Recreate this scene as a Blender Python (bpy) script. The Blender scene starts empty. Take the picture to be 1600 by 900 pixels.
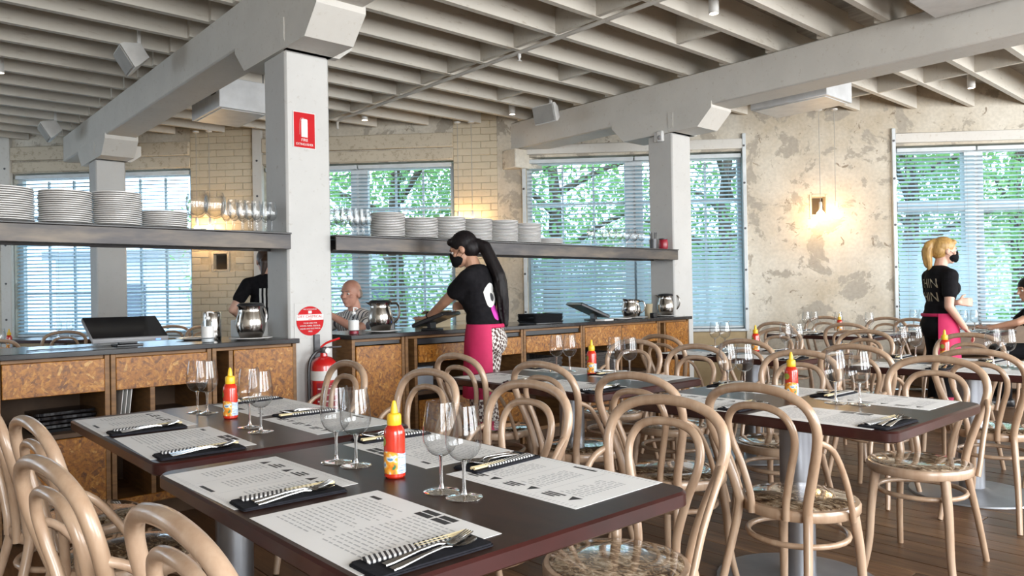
import bpy, math, random
import numpy as np
from mathutils import Vector, Matrix, Euler
from mathutils.bvhtree import BVHTree
random.seed(7)
SC = bpy.context.scene
COL = SC.collection
PI = math.pi
R = math.radians

# ------------------------------------------------------------------ camera
EYE = 1.22
cam_d = bpy.data.cameras.new('camera')
cam_d.sensor_width = 36.0
cam_d.lens = 36.0 * 1168.2 / 1600.0
cam_d.clip_start = 0.05
cam_d.clip_end = 200
cam = bpy.data.objects.new('camera', cam_d)
COL.objects.link(cam)
yaw, pitch, roll = R(48.318), R(0.3674), R(-0.9762)
_f = Vector((math.cos(yaw) * math.cos(pitch), math.sin(yaw) * math.cos(pitch), math.sin(pitch)))
_r = Vector((math.sin(yaw), -math.cos(yaw), 0))
_u = _r.cross(_f)
_r2 = _r * math.cos(roll) + _u * math.sin(roll)
_u2 = -_r * math.sin(roll) + _u * math.cos(roll)
cam.matrix_world = Matrix(((_r2.x, _u2.x, -_f.x, 0), (_r2.y, _u2.y, -_f.y, 0), (_r2.z, _u2.z, -_f.z, EYE), (0, 0, 0, 1)))
SC.camera = cam

# ------------------------------------------------------------------ sky, added fill lamps, exposure
wd = bpy.data.worlds.new('sky')
SC.world = wd
wd.use_nodes = True
bg = wd.node_tree.nodes['Background']
bg.inputs[0].default_value = (0.60, 0.80, 1.0, 1)
bg.inputs[1].default_value = 3.0
SC.view_settings.view_transform = 'Standard'
SC.view_settings.look = 'None'
SC.view_settings.gamma = 1.0
SC.view_settings.use_curve_mapping = False
SC.view_settings.exposure = 0.64
SC.cycles.use_denoising = True
SC.cycles.max_bounces = 8
SC.cycles.diffuse_bounces = 4
SC.cycles.glossy_bounces = 4
SC.cycles.transmission_bounces = 8
SC.cycles.transparent_max_bounces = 18
SC.cycles.caustics_reflective = False
SC.cycles.caustics_refractive = False
SC.cycles.sample_clamp_indirect = 6.0


def fill_light(name, loc, direction, w, h, power, color=(1.0, 0.97, 0.93)):  # added area lamp, imitates sky glow from outside an unseen opening
    l = bpy.data.lights.new(name, 'AREA')
    l.shape = 'RECTANGLE'
    l.size, l.size_y = w, h
    l.energy = power
    l.color = color
    o = bpy.data.objects.new(name, l)
    COL.objects.link(o)
    o.location = loc
    o.rotation_euler = Vector(direction).to_track_quat('-Z', 'Z').to_euler()
    return o


BACK_OPENINGS = [(-2.2, 0.6), (1.6, 4.6), (5.6, 8.6), (9.4, 12.0)]  # unseen openings in back and left walls, placed and sized for fill
LEFT_OPENINGS = [(7.0, 8.8), (11.0, 13.4)]
for a, b in BACK_OPENINGS:
    fill_light('fill_back', ((a + b) / 2, -3.55, 2.0), (0, 1, -0.10), b - a, 2.5, 195)
for a, b in LEFT_OPENINGS:
    fill_light('fill_left', (-3.55, (a + b) / 2, 1.85), (1, 0, 0.1), b - a, 2.1, 14)

# ------------------------------------------------------------------ node materials
MATS = {}


def new_mat(name):
    m = bpy.data.materials.new(name)
    m.use_nodes = True
    nt = m.node_tree
    b = nt.nodes['Principled BSDF']
    MATS[name] = m
    return m, nt, b


def nd(nt, t, **kw):
    n = nt.nodes.new(t)
    for k, v in kw.items():
        setattr(n, k, v)
    return n


def coords(nt, space='Object', scale=(1, 1, 1), rot=(0, 0, 0), rand=False):
    tc = nd(nt, 'ShaderNodeTexCoord')
    mp = nd(nt, 'ShaderNodeMapping')
    mp.inputs['Scale'].default_value = scale
    mp.inputs['Rotation'].default_value = rot
    src = tc.outputs[space]
    if rand:
        oi = nd(nt, 'ShaderNodeObjectInfo')
        ad = nd(nt, 'ShaderNodeVectorMath', operation='MULTIPLY_ADD')
        nt.links.new(oi.outputs['Random'], ad.inputs[0])
        ad.inputs[1].default_value = (37.0, 23.0, 51.0)
        nt.links.new(src, ad.inputs[2])
        src = ad.outputs[0]
    nt.links.new(src, mp.inputs['Vector'])
    return mp.outputs['Vector']


def ramp(nt, fac, stops):
    r = nd(nt, 'ShaderNodeValToRGB')
    e = r.color_ramp.elements
    while len(e) < len(stops):
        e.new(0.5)
    for i, (p, c) in enumerate(stops):
        e[i].position = p
        e[i].color = (*c, 1) if len(c) == 3 else c
    nt.links.new(fac, r.inputs[0])
    return r.outputs[0]


def noise(nt, vec, scale, detail=4, rough=0.55, dist=0.0):
    n = nd(nt, 'ShaderNodeTexNoise')
    n.inputs['Scale'].default_value = scale
    n.inputs['Detail'].default_value = detail
    n.inputs['Roughness'].default_value = rough
    n.inputs['Distortion'].default_value = dist
    nt.links.new(vec, n.inputs['Vector'])
    return n.outputs[0]


def mixc(nt, fac, a, b, mode='MIX'):
    m = nd(nt, 'ShaderNodeMix', data_type='RGBA', blend_type=mode)
    for sock, v in ((m.inputs[0], fac), (m.inputs[6], a), (m.inputs[7], b)):
        if isinstance(v, (int, float)):
            sock.default_value = v
        elif isinstance(v, tuple):
            sock.default_value = (*v, 1) if len(v) == 3 else v
        else:
            nt.links.new(v, sock)
    return m.outputs[2]


def bump(nt, b, h, strength=0.3, dist=0.01):
    n = nd(nt, 'ShaderNodeBump')
    n.inputs['Strength'].default_value = strength
    n.inputs['Distance'].default_value = dist
    nt.links.new(h, n.inputs['Height'])
    nt.links.new(n.outputs[0], b.inputs['Normal'])


def simple(name, c, rough=0.5, metal=0.0, c2=None, scale=8, lo=0.35, hi=0.65, coat=0.0, bmp=0.0, stretch=(1, 1, 1), rand=False, spec=0.5):
    m, nt, b = new_mat(name)
    b.inputs['Roughness'].default_value = rough
    b.inputs['Metallic'].default_value = metal
    b.inputs['Coat Weight'].default_value = coat
    b.inputs['Coat Roughness'].default_value = 0.12
    b.inputs['Specular IOR Level'].default_value = spec
    v = coords(nt, scale=stretch, rand=rand)
    n = noise(nt, v, scale)
    col = ramp(nt, n, [(lo, c), (hi, c2 or tuple(x * 0.86 for x in c))])
    nt.links.new(col, b.inputs['Base Color'])
    if bmp:
        bump(nt, b, n, bmp, 0.004)
    return m


def emission(name, c, s):
    m = bpy.data.materials.new(name)
    m.use_nodes = True
    nt = m.node_tree
    nt.nodes.clear()
    e = nd(nt, 'ShaderNodeEmission')
    e.inputs[0].default_value = (*c, 1)
    e.inputs[1].default_value = s
    o = nd(nt, 'ShaderNodeOutputMaterial')
    nt.links.new(e.outputs[0], o.inputs[0])
    MATS[name] = m
    return m


def thin_glass(name, tint=(1, 1, 1), ior=1.45, rough=0.0, boost=1.0, edge=None):
    m = bpy.data.materials.new(name)
    m.use_nodes = True
    nt = m.node_tree
    nt.nodes.clear()
    t = nd(nt, 'ShaderNodeBsdfTransparent')
    t.inputs[0].default_value = (*tint, 1)
    g = nd(nt, 'ShaderNodeBsdfGlossy')
    g.inputs['Roughness'].default_value = rough
    fr = nd(nt, 'ShaderNodeFresnel')
    geo = nd(nt, 'ShaderNodeNewGeometry')
    mr = nd(nt, 'ShaderNodeMapRange')
    mr.inputs['To Min'].default_value = ior
    mr.inputs['To Max'].default_value = 1.0 / ior
    nt.links.new(geo.outputs['Backfacing'], mr.inputs['Value'])
    nt.links.new(mr.outputs[0], fr.inputs[0])
    mu = nd(nt, 'ShaderNodeMath', operation='MULTIPLY')
    mu.use_clamp = True
    mu.inputs[1].default_value = boost
    nt.links.new(fr.outputs[0], mu.inputs[0])
    if edge is not None:
        lw = nd(nt, 'ShaderNodeLayerWeight')
        lw.inputs[0].default_value = 0.22
        nt.links.new(mixc(nt, lw.outputs['Facing'], tint, edge), t.inputs[0])
    mx = nd(nt, 'ShaderNodeMixShader')
    nt.links.new(mu.outputs[0], mx.inputs[0])
    nt.links.new(t.outputs[0], mx.inputs[1])
    nt.links.new(g.outputs[0], mx.inputs[2])
    o = nd(nt, 'ShaderNodeOutputMaterial')
    nt.links.new(mx.outputs[0], o.inputs[0])
    MATS[name] = m
    return m


def stained_paint(name, base, stain, rough=0.65, amount=0.585, scale=3.0):
    m, nt, b = new_mat(name)
    v = coords(nt, rand=True)
    n1 = noise(nt, v, scale, 8, 0.65)
    n2 = noise(nt, v, scale * 9, 6, 0.7)
    tone = ramp(nt, n1, [(0.3, tuple(x * 0.90 for x in base)), (0.7, base)])
    f = ramp(nt, n2, [(amount, (0, 0, 0)), (amount + 0.14, (0.75, 0.75, 0.75))])
    nt.links.new(mixc(nt, f, tone, stain), b.inputs['Base Color'])
    b.inputs['Roughness'].default_value = rough
    bump(nt, b, n2, 0.12, 0.003)
    return m


stained_paint('white_paint', (0.62, 0.595, 0.55), (0.42, 0.36, 0.29))
stained_paint('joist_paint', (0.64, 0.60, 0.53), (0.37, 0.31, 0.24), amount=0.58)
stained_paint('column_paint', (0.53, 0.52, 0.50), (0.33, 0.29, 0.25), amount=0.60)
stained_paint('weathered_timber', (0.56, 0.49, 0.38), (0.30, 0.24, 0.16), amount=0.52, scale=2)
stained_paint('cream_brick', (0.60, 0.52, 0.385), (0.27, 0.20, 0.12), amount=0.60, scale=4)
simple('mortar', (0.53, 0.46, 0.34), 0.9, c2=(0.42, 0.35, 0.25), scale=14)
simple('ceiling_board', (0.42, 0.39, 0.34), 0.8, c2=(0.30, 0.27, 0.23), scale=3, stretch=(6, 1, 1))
simple('dado_ply', (0.48, 0.36, 0.20), 0.6, c2=(0.40, 0.29, 0.15), scale=5)
simple('plain_wall', (0.62, 0.59, 0.53), 0.8, c2=(0.55, 0.52, 0.46), scale=2)
simple('frame_white', (0.60, 0.64, 0.66), 0.45)
simple('slat_skylit', (0.42, 0.60, 0.70), 0.4)  # white slats with the blue of the sky light put into their colour
simple('cord_white', (0.42, 0.40, 0.36), 0.6)
simple('hole_dark', (0.06, 0.045, 0.03), 0.9)


def plaster():
    m, nt, b = new_mat('old_plaster')
    v = coords(nt)
    n0 = noise(nt, v, 1.1, 6, 0.6)
    n1 = noise(nt, v, 2.3, 10, 0.66, 0.5)
    n2 = noise(nt, v, 7.5, 10, 0.72, 0.8)
    n3 = noise(nt, v, 16, 6, 0.7)
    n4 = noise(nt, v, 26, 3, 0.5)
    base = ramp(nt, n0, [(0.32, (0.47, 0.40, 0.30)), (0.66, (0.64, 0.60, 0.52))])
    p1 = ramp(nt, n1, [(0.535, (0, 0, 0)), (0.56, (1, 1, 1))])
    c = mixc(nt, p1, base, (0.38, 0.34, 0.28))
    p2 = ramp(nt, n2, [(0.615, (0, 0, 0)), (0.64, (1, 1, 1))])
    c = mixc(nt, p2, c, (0.26, 0.21, 0.155))
    p3 = ramp(nt, n3, [(0.70, (0, 0, 0)), (0.74, (1, 1, 1))])
    c = mixc(nt, p3, c, (0.22, 0.16, 0.10))
    p4 = ramp(nt, n4, [(0.40, (0.9, 0.9, 0.9)), (0.6, (1, 1, 1))])
    c = mixc(nt, 1.0, c, p4, 'MULTIPLY')
    nt.links.new(c, b.inputs['Base Color'])
    b.inputs['Roughness'].default_value = 0.85
    bump(nt, b, n2, 0.25, 0.006)


plaster()


def osb():
    m, nt, b = new_mat('strand_board')
    layers = []
    for k, (ang, st) in enumerate(((0.5, (1, 1, 3.2)), (-0.7, (1, 1, 3.4)), (1.35, (1, 1, 3.0)))):
        v = coords(nt, rot=(0, ang, 0), rand=True)
        mp = nd(nt, 'ShaderNodeMapping')
        mp.inputs['Scale'].default_value = st
        nt.links.new(v, mp.inputs[0])
        vo = nd(nt, 'ShaderNodeTexVoronoi')
        vo.inputs['Scale'].default_value = 19 + 4 * k
        vo.inputs['Randomness'].default_value = 1.0
        nt.links.new(mp.outputs[0], vo.inputs['Vector'])
        layers.append(vo.outputs['Color'])
    vv = coords(nt, rand=True)
    s1 = ramp(nt, noise(nt, vv, 17, 2, 0.5), [(0.47, (0, 0, 0)), (0.5, (1, 1, 1))])
    s2 = ramp(nt, noise(nt, vv, 23, 2, 0.5, 0.4), [(0.5, (0, 0, 0)), (0.53, (1, 1, 1))])
    c = mixc(nt, s1, layers[0], layers[1])
    c = mixc(nt, s2, c, layers[2])
    sx = nd(nt, 'ShaderNodeSeparateColor')
    nt.links.new(c, sx.inputs[0])
    col = ramp(nt, sx.outputs[0], [(0.0, (0.15, 0.050, 0.005)), (0.2, (0.28, 0.10, 0.009)), (0.7, (0.35, 0.135, 0.014)), (0.92, (0.42, 0.18, 0.026)), (1.0, (0.50, 0.27, 0.075))])
    g = noise(nt, vv, 60, 4, 0.6)
    col = mixc(nt, 1.0, col, ramp(nt, g, [(0.35, (0.55, 0.5, 0.45)), (0.55, (1, 1, 1))]), 'MULTIPLY')
    nt.links.new(col, b.inputs['Base Color'])
    b.inputs['Roughness'].default_value = 0.42
    bump(nt, b, sx.outputs[1], 0.2, 0.002)


osb()
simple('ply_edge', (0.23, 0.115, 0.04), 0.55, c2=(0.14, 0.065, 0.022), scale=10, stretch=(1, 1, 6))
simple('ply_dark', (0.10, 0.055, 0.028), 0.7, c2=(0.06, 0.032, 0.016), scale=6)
simple('worktop_black', (0.016, 0.015, 0.016), 0.16, c2=(0.028, 0.026, 0.026), scale=5)
simple('shelf_top', (0.03, 0.027, 0.026), 0.35)
m_, nt_, b_ = new_mat('shelf_steel')
v_ = coords(nt_, scale=(0.6, 1, 3))
n_ = noise(nt_, v_, 3.0, 5, 0.6)
nt_.links.new(ramp(nt_, n_, [(0.3, (0.03, 0.029, 0.032)), (0.5, (0.062, 0.056, 0.055)), (0.72, (0.14, 0.115, 0.09))]), b_.inputs['Base Color'])
b_.inputs['Metallic'].default_value = 0.3
b_.inputs['Roughness'].default_value = 0.4
b_.inputs['Specular IOR Level'].default_value = 0.3

m_, nt_, b_ = new_mat('table_top')
v_ = coords(nt_, scale=(1, 0.25, 1), rand=True)
n_ = noise(nt_, v_, 22, 6, 0.6, 0.3)
nt_.links.new(ramp(nt_, n_, [(0.35, (0.024, 0.011, 0.008)), (0.65, (0.042, 0.020, 0.014))]), b_.inputs['Base Color'])
b_.inputs['Roughness'].default_value = 0.33
b_.inputs['Specular IOR Level'].default_value = 0.22
simple('table_edge', (0.040, 0.007, 0.006), 0.28, c2=(0.024, 0.005, 0.004), coat=0.15)
simple('pedestal_steel', (0.36, 0.37, 0.39), 0.36, metal=0.9, c2=(0.28, 0.29, 0.32), scale=4)
simple('base_plate', (0.30, 0.31, 0.33), 0.42, metal=0.7, c2=(0.22, 0.225, 0.24), scale=3)

m_, nt_, b_ = new_mat('bentwood')
v_ = coords(nt_, scale=(6, 6, 1), rand=True)
n_ = noise(nt_, v_, 5, 6, 0.6)
c1 = ramp(nt_, n_, [(0.3, (0.375, 0.248, 0.165)), (0.7, (0.50, 0.365, 0.26))])
oi_ = nd(nt_, 'ShaderNodeObjectInfo')
tone = ramp(nt_, oi_.outputs['Random'], [(0.0, (0.93, 0.90, 0.86)), (1.0, (1.05, 1.03, 1.02))])
nt_.links.new(mixc(nt_, 1.0, c1, tone, 'MULTIPLY'), b_.inputs['Base Color'])
b_.inputs['Roughness'].default_value = 0.32
b_.inputs['Coat Weight'].default_value = 0.35
b_.inputs['Coat Roughness'].default_value = 0.15

m_, nt_, b_ = new_mat('seat_pad')
v_ = coords(nt_, scale=(1, 1.7, 1), rand=True)
n_ = noise(nt_, v_, 22, 6, 0.7, 1.2)
nt_.links.new(ramp(nt_, n_, [(0.36, (0.025, 0.016, 0.012)), (0.46, (0.13, 0.08, 0.045)), (0.56, (0.34, 0.25, 0.16)), (0.66, (0.60, 0.52, 0.41))]), b_.inputs['Base Color'])
b_.inputs['Roughness'].default_value = 0.10
b_.inputs['Coat Weight'].default_value = 0.8

m_, nt_, b_ = new_mat('floor_wood')
v_ = coords(nt_, scale=(5, 0.35, 1), rand=True)
n_ = noise(nt_, v_, 7, 8, 0.65, 0.4)
c1 = ramp(nt_, n_, [(0.28, (0.055, 0.028, 0.013)), (0.5, (0.115, 0.06, 0.028)), (0.75, (0.20, 0.115, 0.06))])
oi_ = nd(nt_, 'ShaderNodeObjectInfo')
tone = ramp(nt_, oi_.outputs['Random'], [(0.0, (0.62, 0.6, 0.58)), (1.0, (1.15, 1.12, 1.1))])
nt_.links.new(mixc(nt_, 1.0, c1, tone, 'MULTIPLY'), b_.inputs['Base Color'])
b_.inputs['Roughness'].default_value = 0.42
bump(nt_, b_, n_, 0.15, 0.003)

thin_glass('window_glass', (0.94, 0.98, 1.0), 1.45)
thin_glass('wine_glass', (0.985, 0.988, 0.99), 1.5, 0.05, boost=1.5, edge=(0.45, 0.47, 0.48))
thin_glass('clear_plastic', (0.90, 0.94, 0.97), 1.4, 0.05)
m_, nt_, b_ = new_mat('solid_glass')
b_.inputs['Transmission Weight'].default_value = 1.0
b_.inputs['Roughness'].default_value = 0.0
b_.inputs['IOR'].default_value = 1.5
b_.inputs['Base Color'].default_value = (1, 1, 1, 1)

simple('plate_white', (0.68, 0.66, 0.64), 0.22)
simple('sauce_red', (0.62, 0.035, 0.012), 0.18, c2=(0.52, 0.022, 0.008), coat=0.6)
simple('cap_yellow', (0.85, 0.52, 0.02), 0.35)
simple('seal_green', (0.42, 0.40, 0.05), 0.4, c2=(0.25, 0.30, 0.04), scale=90)
m_, nt_, b_ = new_mat('sauce_label')
tc_ = nd(nt_, 'ShaderNodeTexCoord')
sp_ = nd(nt_, 'ShaderNodeSeparateXYZ')
nt_.links.new(tc_.outputs['Object'], sp_.inputs[0])
side_ = ramp(nt_, sp_.outputs[0], [(0.0, (0, 0, 0)), (0.004, (1, 1, 1))])
vz_ = coords(nt_)
blob_ = noise(nt_, vz_, 38, 2, 0.5)
pic_ = ramp(nt_, blob_, [(0.38, (0.03, 0.18, 0.06)), (0.44, (0.80, 0.22, 0.02)), (0.54, (0.85, 0.45, 0.05)), (0.60, (0.75, 0.8, 0.82)), (0.66, (0.1, 0.25, 0.45))])
txt_ = ramp(nt_, noise(nt_, coords(nt_, scale=(1, 1, 6)), 60, 2, 0.5), [(0.52, (0.55, 0.66, 0.80)), (0.60, (0.25, 0.32, 0.45))])
nt_.links.new(mixc(nt_, side_, pic_, txt_), b_.inputs['Base Color'])
b_.inputs['Roughness'].default_value = 0.35

simple('paper', (0.90, 0.89, 0.88), 0.55, c2=(0.87, 0.86, 0.85))
simple('ink', (0.035, 0.035, 0.038), 0.6)
simple('ink_grey', (0.56, 0.56, 0.57), 0.6)
simple('ink_tan', (0.60, 0.46, 0.22), 0.6)
simple('napkin_black', (0.011, 0.011, 0.015), 0.9, c2=(0.017, 0.017, 0.022), scale=60, bmp=0.3, spec=0.2)
simple('cutlery_steel', (0.42, 0.41, 0.40), 0.2, metal=1.0)
simple('chopstick_wood', (0.72, 0.60, 0.36), 0.55)
m_, nt_, b_ = new_mat('striped_sleeve')
w_ = nd(nt_, 'ShaderNodeTexWave', wave_type='BANDS', bands_direction='X')
w_.inputs['Scale'].default_value = 32
w_.inputs['Distortion'].default_value = 0.0
nt_.links.new(coords(nt_, rot=(0, 0, 0.35)), w_.inputs['Vector'])
nt_.links.new(ramp(nt_, w_.outputs[0], [(0.47, (0.02, 0.02, 0.025)), (0.53, (0.72, 0.71, 0.70))]), b_.inputs['Base Color'])
b_.inputs['Roughness'].default_value = 0.5
simple('jug_steel', (0.55, 0.52, 0.49), 0.16, metal=1.0)
simple('black_plastic', (0.018, 0.018, 0.02), 0.35)
simple('black_gloss', (0.012, 0.012, 0.014), 0.07)
simple('grey_plastic', (0.30, 0.30, 0.31), 0.4)
simple('white_plastic', (0.70, 0.69, 0.67), 0.4)
simple('speaker_grille', (0.40, 0.39, 0.37), 0.7)
simple('box_metal', (0.62, 0.63, 0.64), 0.4)
simple('dark_metal', (0.10, 0.10, 0.105), 0.45, metal=0.5)
simple('extinguisher_red', (0.55, 0.012, 0.012), 0.25, coat=0.6)
simple('sign_red', (0.52, 0.006, 0.010), 0.6, spec=0.2)
simple('sign_white', (0.70, 0.69, 0.67), 0.4)
simple('wicker_dark', (0.07, 0.06, 0.055), 0.8, c2=(0.03, 0.026, 0.024), scale=60)
simple('crimson_jar', (0.30, 0.015, 0.03), 0.3)
simple('cardboard', (0.42, 0.34, 0.22), 0.8)
simple('blue_grey_bag', (0.30, 0.33, 0.38), 0.7)
simple('banquette_wood', (0.17, 0.105, 0.06), 0.55, c2=(0.11, 0.065, 0.035), scale=8)
emission('bulb_glow', (1.0, 0.62, 0.26), 52)
emission('downlight_glow', (1.0, 0.82, 0.60), 9)
emission('led_blue', (0.05, 0.12, 1.0), 6)

simple('skin_light', (0.66, 0.40, 0.30), 0.5, c2=(0.60, 0.345, 0.25), scale=12)
simple('skin_tan', (0.50, 0.275, 0.18), 0.5, c2=(0.43, 0.23, 0.15), scale=12)
simple('skin_ruddy', (0.60, 0.32, 0.23), 0.5, c2=(0.52, 0.25, 0.18), scale=12)
simple('shirt_black', (0.007, 0.0065, 0.008), 0.9, c2=(0.012, 0.011, 0.013), scale=30, spec=0.15)
simple('apron_pink', (0.60, 0.022, 0.115), 0.75, c2=(0.50, 0.016, 0.09), scale=9, bmp=0.2)
simple('hair_black', (0.006, 0.005, 0.006), 0.5, c2=(0.014, 0.010, 0.010), scale=40, stretch=(3, 3, 0.4), spec=0.2)
simple('hair_blonde', (0.55, 0.34, 0.11), 0.45, c2=(0.33, 0.18, 0.055), scale=40, stretch=(3, 3, 0.4))
simple('hair_brown', (0.06, 0.03, 0.018), 0.45, c2=(0.03, 0.016, 0.01), scale=40, stretch=(3, 3, 0.4))
simple('hair_grey', (0.24, 0.20, 0.17), 0.6)
simple('mask_black', (0.008, 0.008, 0.009), 0.9, spec=0.15)
simple('eye_white', (0.7, 0.68, 0.65), 0.2)
simple('print_white', (0.72, 0.71, 0.68), 0.7)
simple('print_cream', (0.70, 0.63, 0.48), 0.7)
simple('print_magenta', (0.62, 0.05, 0.42), 0.7)
simple('flower_print', (0.65, 0.25, 0.12), 0.7, c2=(0.7, 0.65, 0.5), scale=30)
m_, nt_, b_ = new_mat('houndstooth')
ck_ = nd(nt_, 'ShaderNodeTexChecker')
ck_.inputs['Scale'].default_value = 46
ck_.inputs[1].default_value = (0.66, 0.62, 0.58, 1)
ck_.inputs[2].default_value = (0.09, 0.05, 0.045, 1)
nt_.links.new(coords(nt_, rot=(0.0, 0.35, 0.2)), ck_.inputs['Vector'])
nt_.links.new(ck_.outputs[0], b_.inputs['Base Color'])
b_.inputs['Roughness'].default_value = 0.8
m_, nt_, b_ = new_mat('striped_shirt')
w_ = nd(nt_, 'ShaderNodeTexWave', wave_type='BANDS', bands_direction='X')
w_.inputs['Scale'].default_value = 9
nt_.links.new(coords(nt_), w_.inputs['Vector'])
nt_.links.new(ramp(nt_, w_.outputs[0], [(0.2, (0.07, 0.07, 0.09)), (0.32, (0.68, 0.66, 0.63))]), b_.inputs['Base Color'])
b_.inputs['Roughness'].default_value = 0.8
simple('trousers_dark', (0.008, 0.008, 0.010), 0.9, spec=0.15)

m_, nt_, b_ = new_mat('leaf_green')
oi_ = nd(nt_, 'ShaderNodeTexCoord')
n_ = noise(nt_, oi_.outputs['Object'], 1.6, 5, 0.7)
nt_.links.new(ramp(nt_, n_, [(0.3, (0.04, 0.14, 0.06)), (0.5, (0.15, 0.33, 0.13)), (0.68, (0.40, 0.53, 0.20))]), b_.inputs['Base Color'])
b_.inputs['Roughness'].default_value = 0.55
tr_ = nd(nt_, 'ShaderNodeBsdfTranslucent')
tr_.inputs[0].default_value = (0.30, 0.55, 0.16, 1)
mx_ = nd(nt_, 'ShaderNodeMixShader')
mx_.inputs[0].default_value = 0.4
nt_.links.new(b_.outputs[0], mx_.inputs[1])
nt_.links.new(tr_.outputs[0], mx_.inputs[2])
nt_.links.new(mx_.outputs[0], nt_.nodes['Material Output'].inputs[0])
simple('bark', (0.16, 0.11, 0.08), 0.9, c2=(0.08, 0.055, 0.04), scale=8)
simple('pavement', (0.62, 0.62, 0.61), 0.9)
simple('pale_render', (0.60, 0.63, 0.66), 0.8)
simple('dark_window', (0.08, 0.10, 0.13), 0.15)


# ------------------------------------------------------------------ mesh building
class MB:
    def __init__(s):
        s.v, s.f, s.m, s.mi = [], [], [], 0

    def add(s, vs, fs):
        o = len(s.v)
        s.v += [tuple(p) for p in vs]
        s.f += [tuple(i + o for i in f) for f in fs]
        s.m += [s.mi] * len(fs)
        return s

    def box(s, x0, x1, y0, y1, z0, z1):
        vs = [(x, y, z) for z in (z0, z1) for y in (y0, y1) for x in (x0, x1)]
        return s.add(vs, [(0, 2, 3, 1), (4, 5, 7, 6), (0, 1, 5, 4), (2, 6, 7, 3), (0, 4, 6, 2), (1, 3, 7, 5)])

    def cbox(s, x0, x1, y0, y1, z0, z1, b=0.003):
        """box with chamfered edges"""
        c = ((x0 + x1) / 2, (y0 + y1) / 2, (z0 + z1) / 2)
        h = ((x1 - x0) / 2, (y1 - y0) / 2, (z1 - z0) / 2)
        b = min(b, min(h) * 0.9)
        vs, idx = [], {}
        for sx in (-1, 1):
            for sy in (-1, 1):
                for sz in (-1, 1):
                    for a in range(3):
                        p = [c[i] + (sx, sy, sz)[i] * (h[i] - (0 if i == a else b)) for i in range(3)]
                        idx[(sx, sy, sz, a)] = len(vs)
                        vs.append(p)
        fs = []
        for a in range(3):
            o1, o2 = (a + 1) % 3, (a + 2) % 3
            for sg in (-1, 1):
                q = []
                for s1, s2 in ((-1, -1), (1, -1), (1, 1), (-1, 1)):
                    k = [0, 0, 0]
                    k[a], k[o1], k[o2] = sg, s1, s2
                    q.append(idx[(*k, a)])
                fs.append(tuple(q if sg > 0 else q[::-1]))
        for a in range(3):
            o1, o2 = (a + 1) % 3, (a + 2) % 3
            for s1 in (-1, 1):
                for s2 in (-1, 1):
                    k0, k1 = [0, 0, 0], [0, 0, 0]
                    k0[a], k1[a] = -1, 1
                    k0[o1] = k1[o1] = s1
                    k0[o2] = k1[o2] = s2
                    q = [idx[(*k0, o1)], idx[(*k1, o1)], idx[(*k1, o2)], idx[(*k0, o2)]]
                    fs.append(tuple(q if s1 * s2 < 0 else q[::-1]))
        for sx in (-1, 1):
            for sy in (-1, 1):
                for sz in (-1, 1):
                    q = [idx[(sx, sy, sz, a)] for a in range(3)]
                    fs.append(tuple(q if sx * sy * sz > 0 else q[::-1]))
        return s.add(vs, fs)

    def lathe(s, prof, n=24, c=(0, 0, 0), cap0=False, cap1=False):
        vs, fs = [], []
        for r, z in prof:
            for k in range(n):
                a = 2 * PI * k / n
                vs.append((c[0] + r * math.cos(a), c[1] + r * math.sin(a), c[2] + z))
        for i in range(len(prof) - 1):
            for k in range(n):
                k2 = (k + 1) % n
                fs.append((i * n + k, i * n + k2, (i + 1) * n + k2, (i + 1) * n + k))
        if cap0:
            fs.append(tuple(range(n))[::-1])
        if cap1:
            fs.append(tuple((len(prof) - 1) * n + k for k in range(n)))
        return s.add(vs, fs)

    def tube(s, pts, rad, n=10, caps=True, closed=False, flat=1.0):
        pts = [Vector(p) for p in pts]
        N = len(pts)
        rad = [rad] * N if isinstance(rad, (int, float)) else rad
        vs, fs = [], []
        ref = None
        for i, p in enumerate(pts):
            if closed:
                t = (pts[(i + 1) % N] - pts[i - 1]).normalized()
            else:
                t = (pts[min(i + 1, N - 1)] - pts[max(i - 1, 0)]).normalized()
            if ref is None:
                ref = Vector((0, 0, 1)) if abs(t.z) < 0.9 else Vector((0, 1, 0))
            u = (ref - t * ref.dot(t))
            u = u.normalized() if u.length > 1e-6 else t.orthogonal().normalized()
            w = t.cross(u)
            ref = u
            for k in range(n):
                a = 2 * PI * k / n
                vs.append(p + (u * math.cos(a) * flat + w * math.sin(a)) * rad[i])
        M_ = N if closed else N - 1
        for i in range(M_):
            j = (i + 1) % N
            for k in range(n):
                k2 = (k + 1) % n
                fs.append((i * n + k, i * n + k2, j * n + k2, j * n + k))
        if caps and not closed:
            fs.append(tuple(range(n))[::-1])
            fs.append(tuple((N - 1) * n + k for k in range(n)))
        return s.add(vs, fs)

    def sphere(s, c, r, n=12, m=8, rot=None):
        r = (r, r, r) if isinstance(r, (int, float)) else r
        vs, fs = [], []
        for i in range(m + 1):
            th = PI * i / m
            for k in range(n):
                a = 2 * PI * k / n
                p = Vector((r[0] * math.sin(th) * math.cos(a), r[1] * math.sin(th) * math.sin(a), -r[2] * math.cos(th)))
                if rot is not None:
                    p = rot @ p
                vs.append(Vector(c) + p)
        for i in range(m):
            for k in range(n):
                k2 = (k + 1) % n
                fs.append((i * n + k, i * n + k2, (i + 1) * n + k2, (i + 1) * n + k))
        return s.add(vs, fs)

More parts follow.
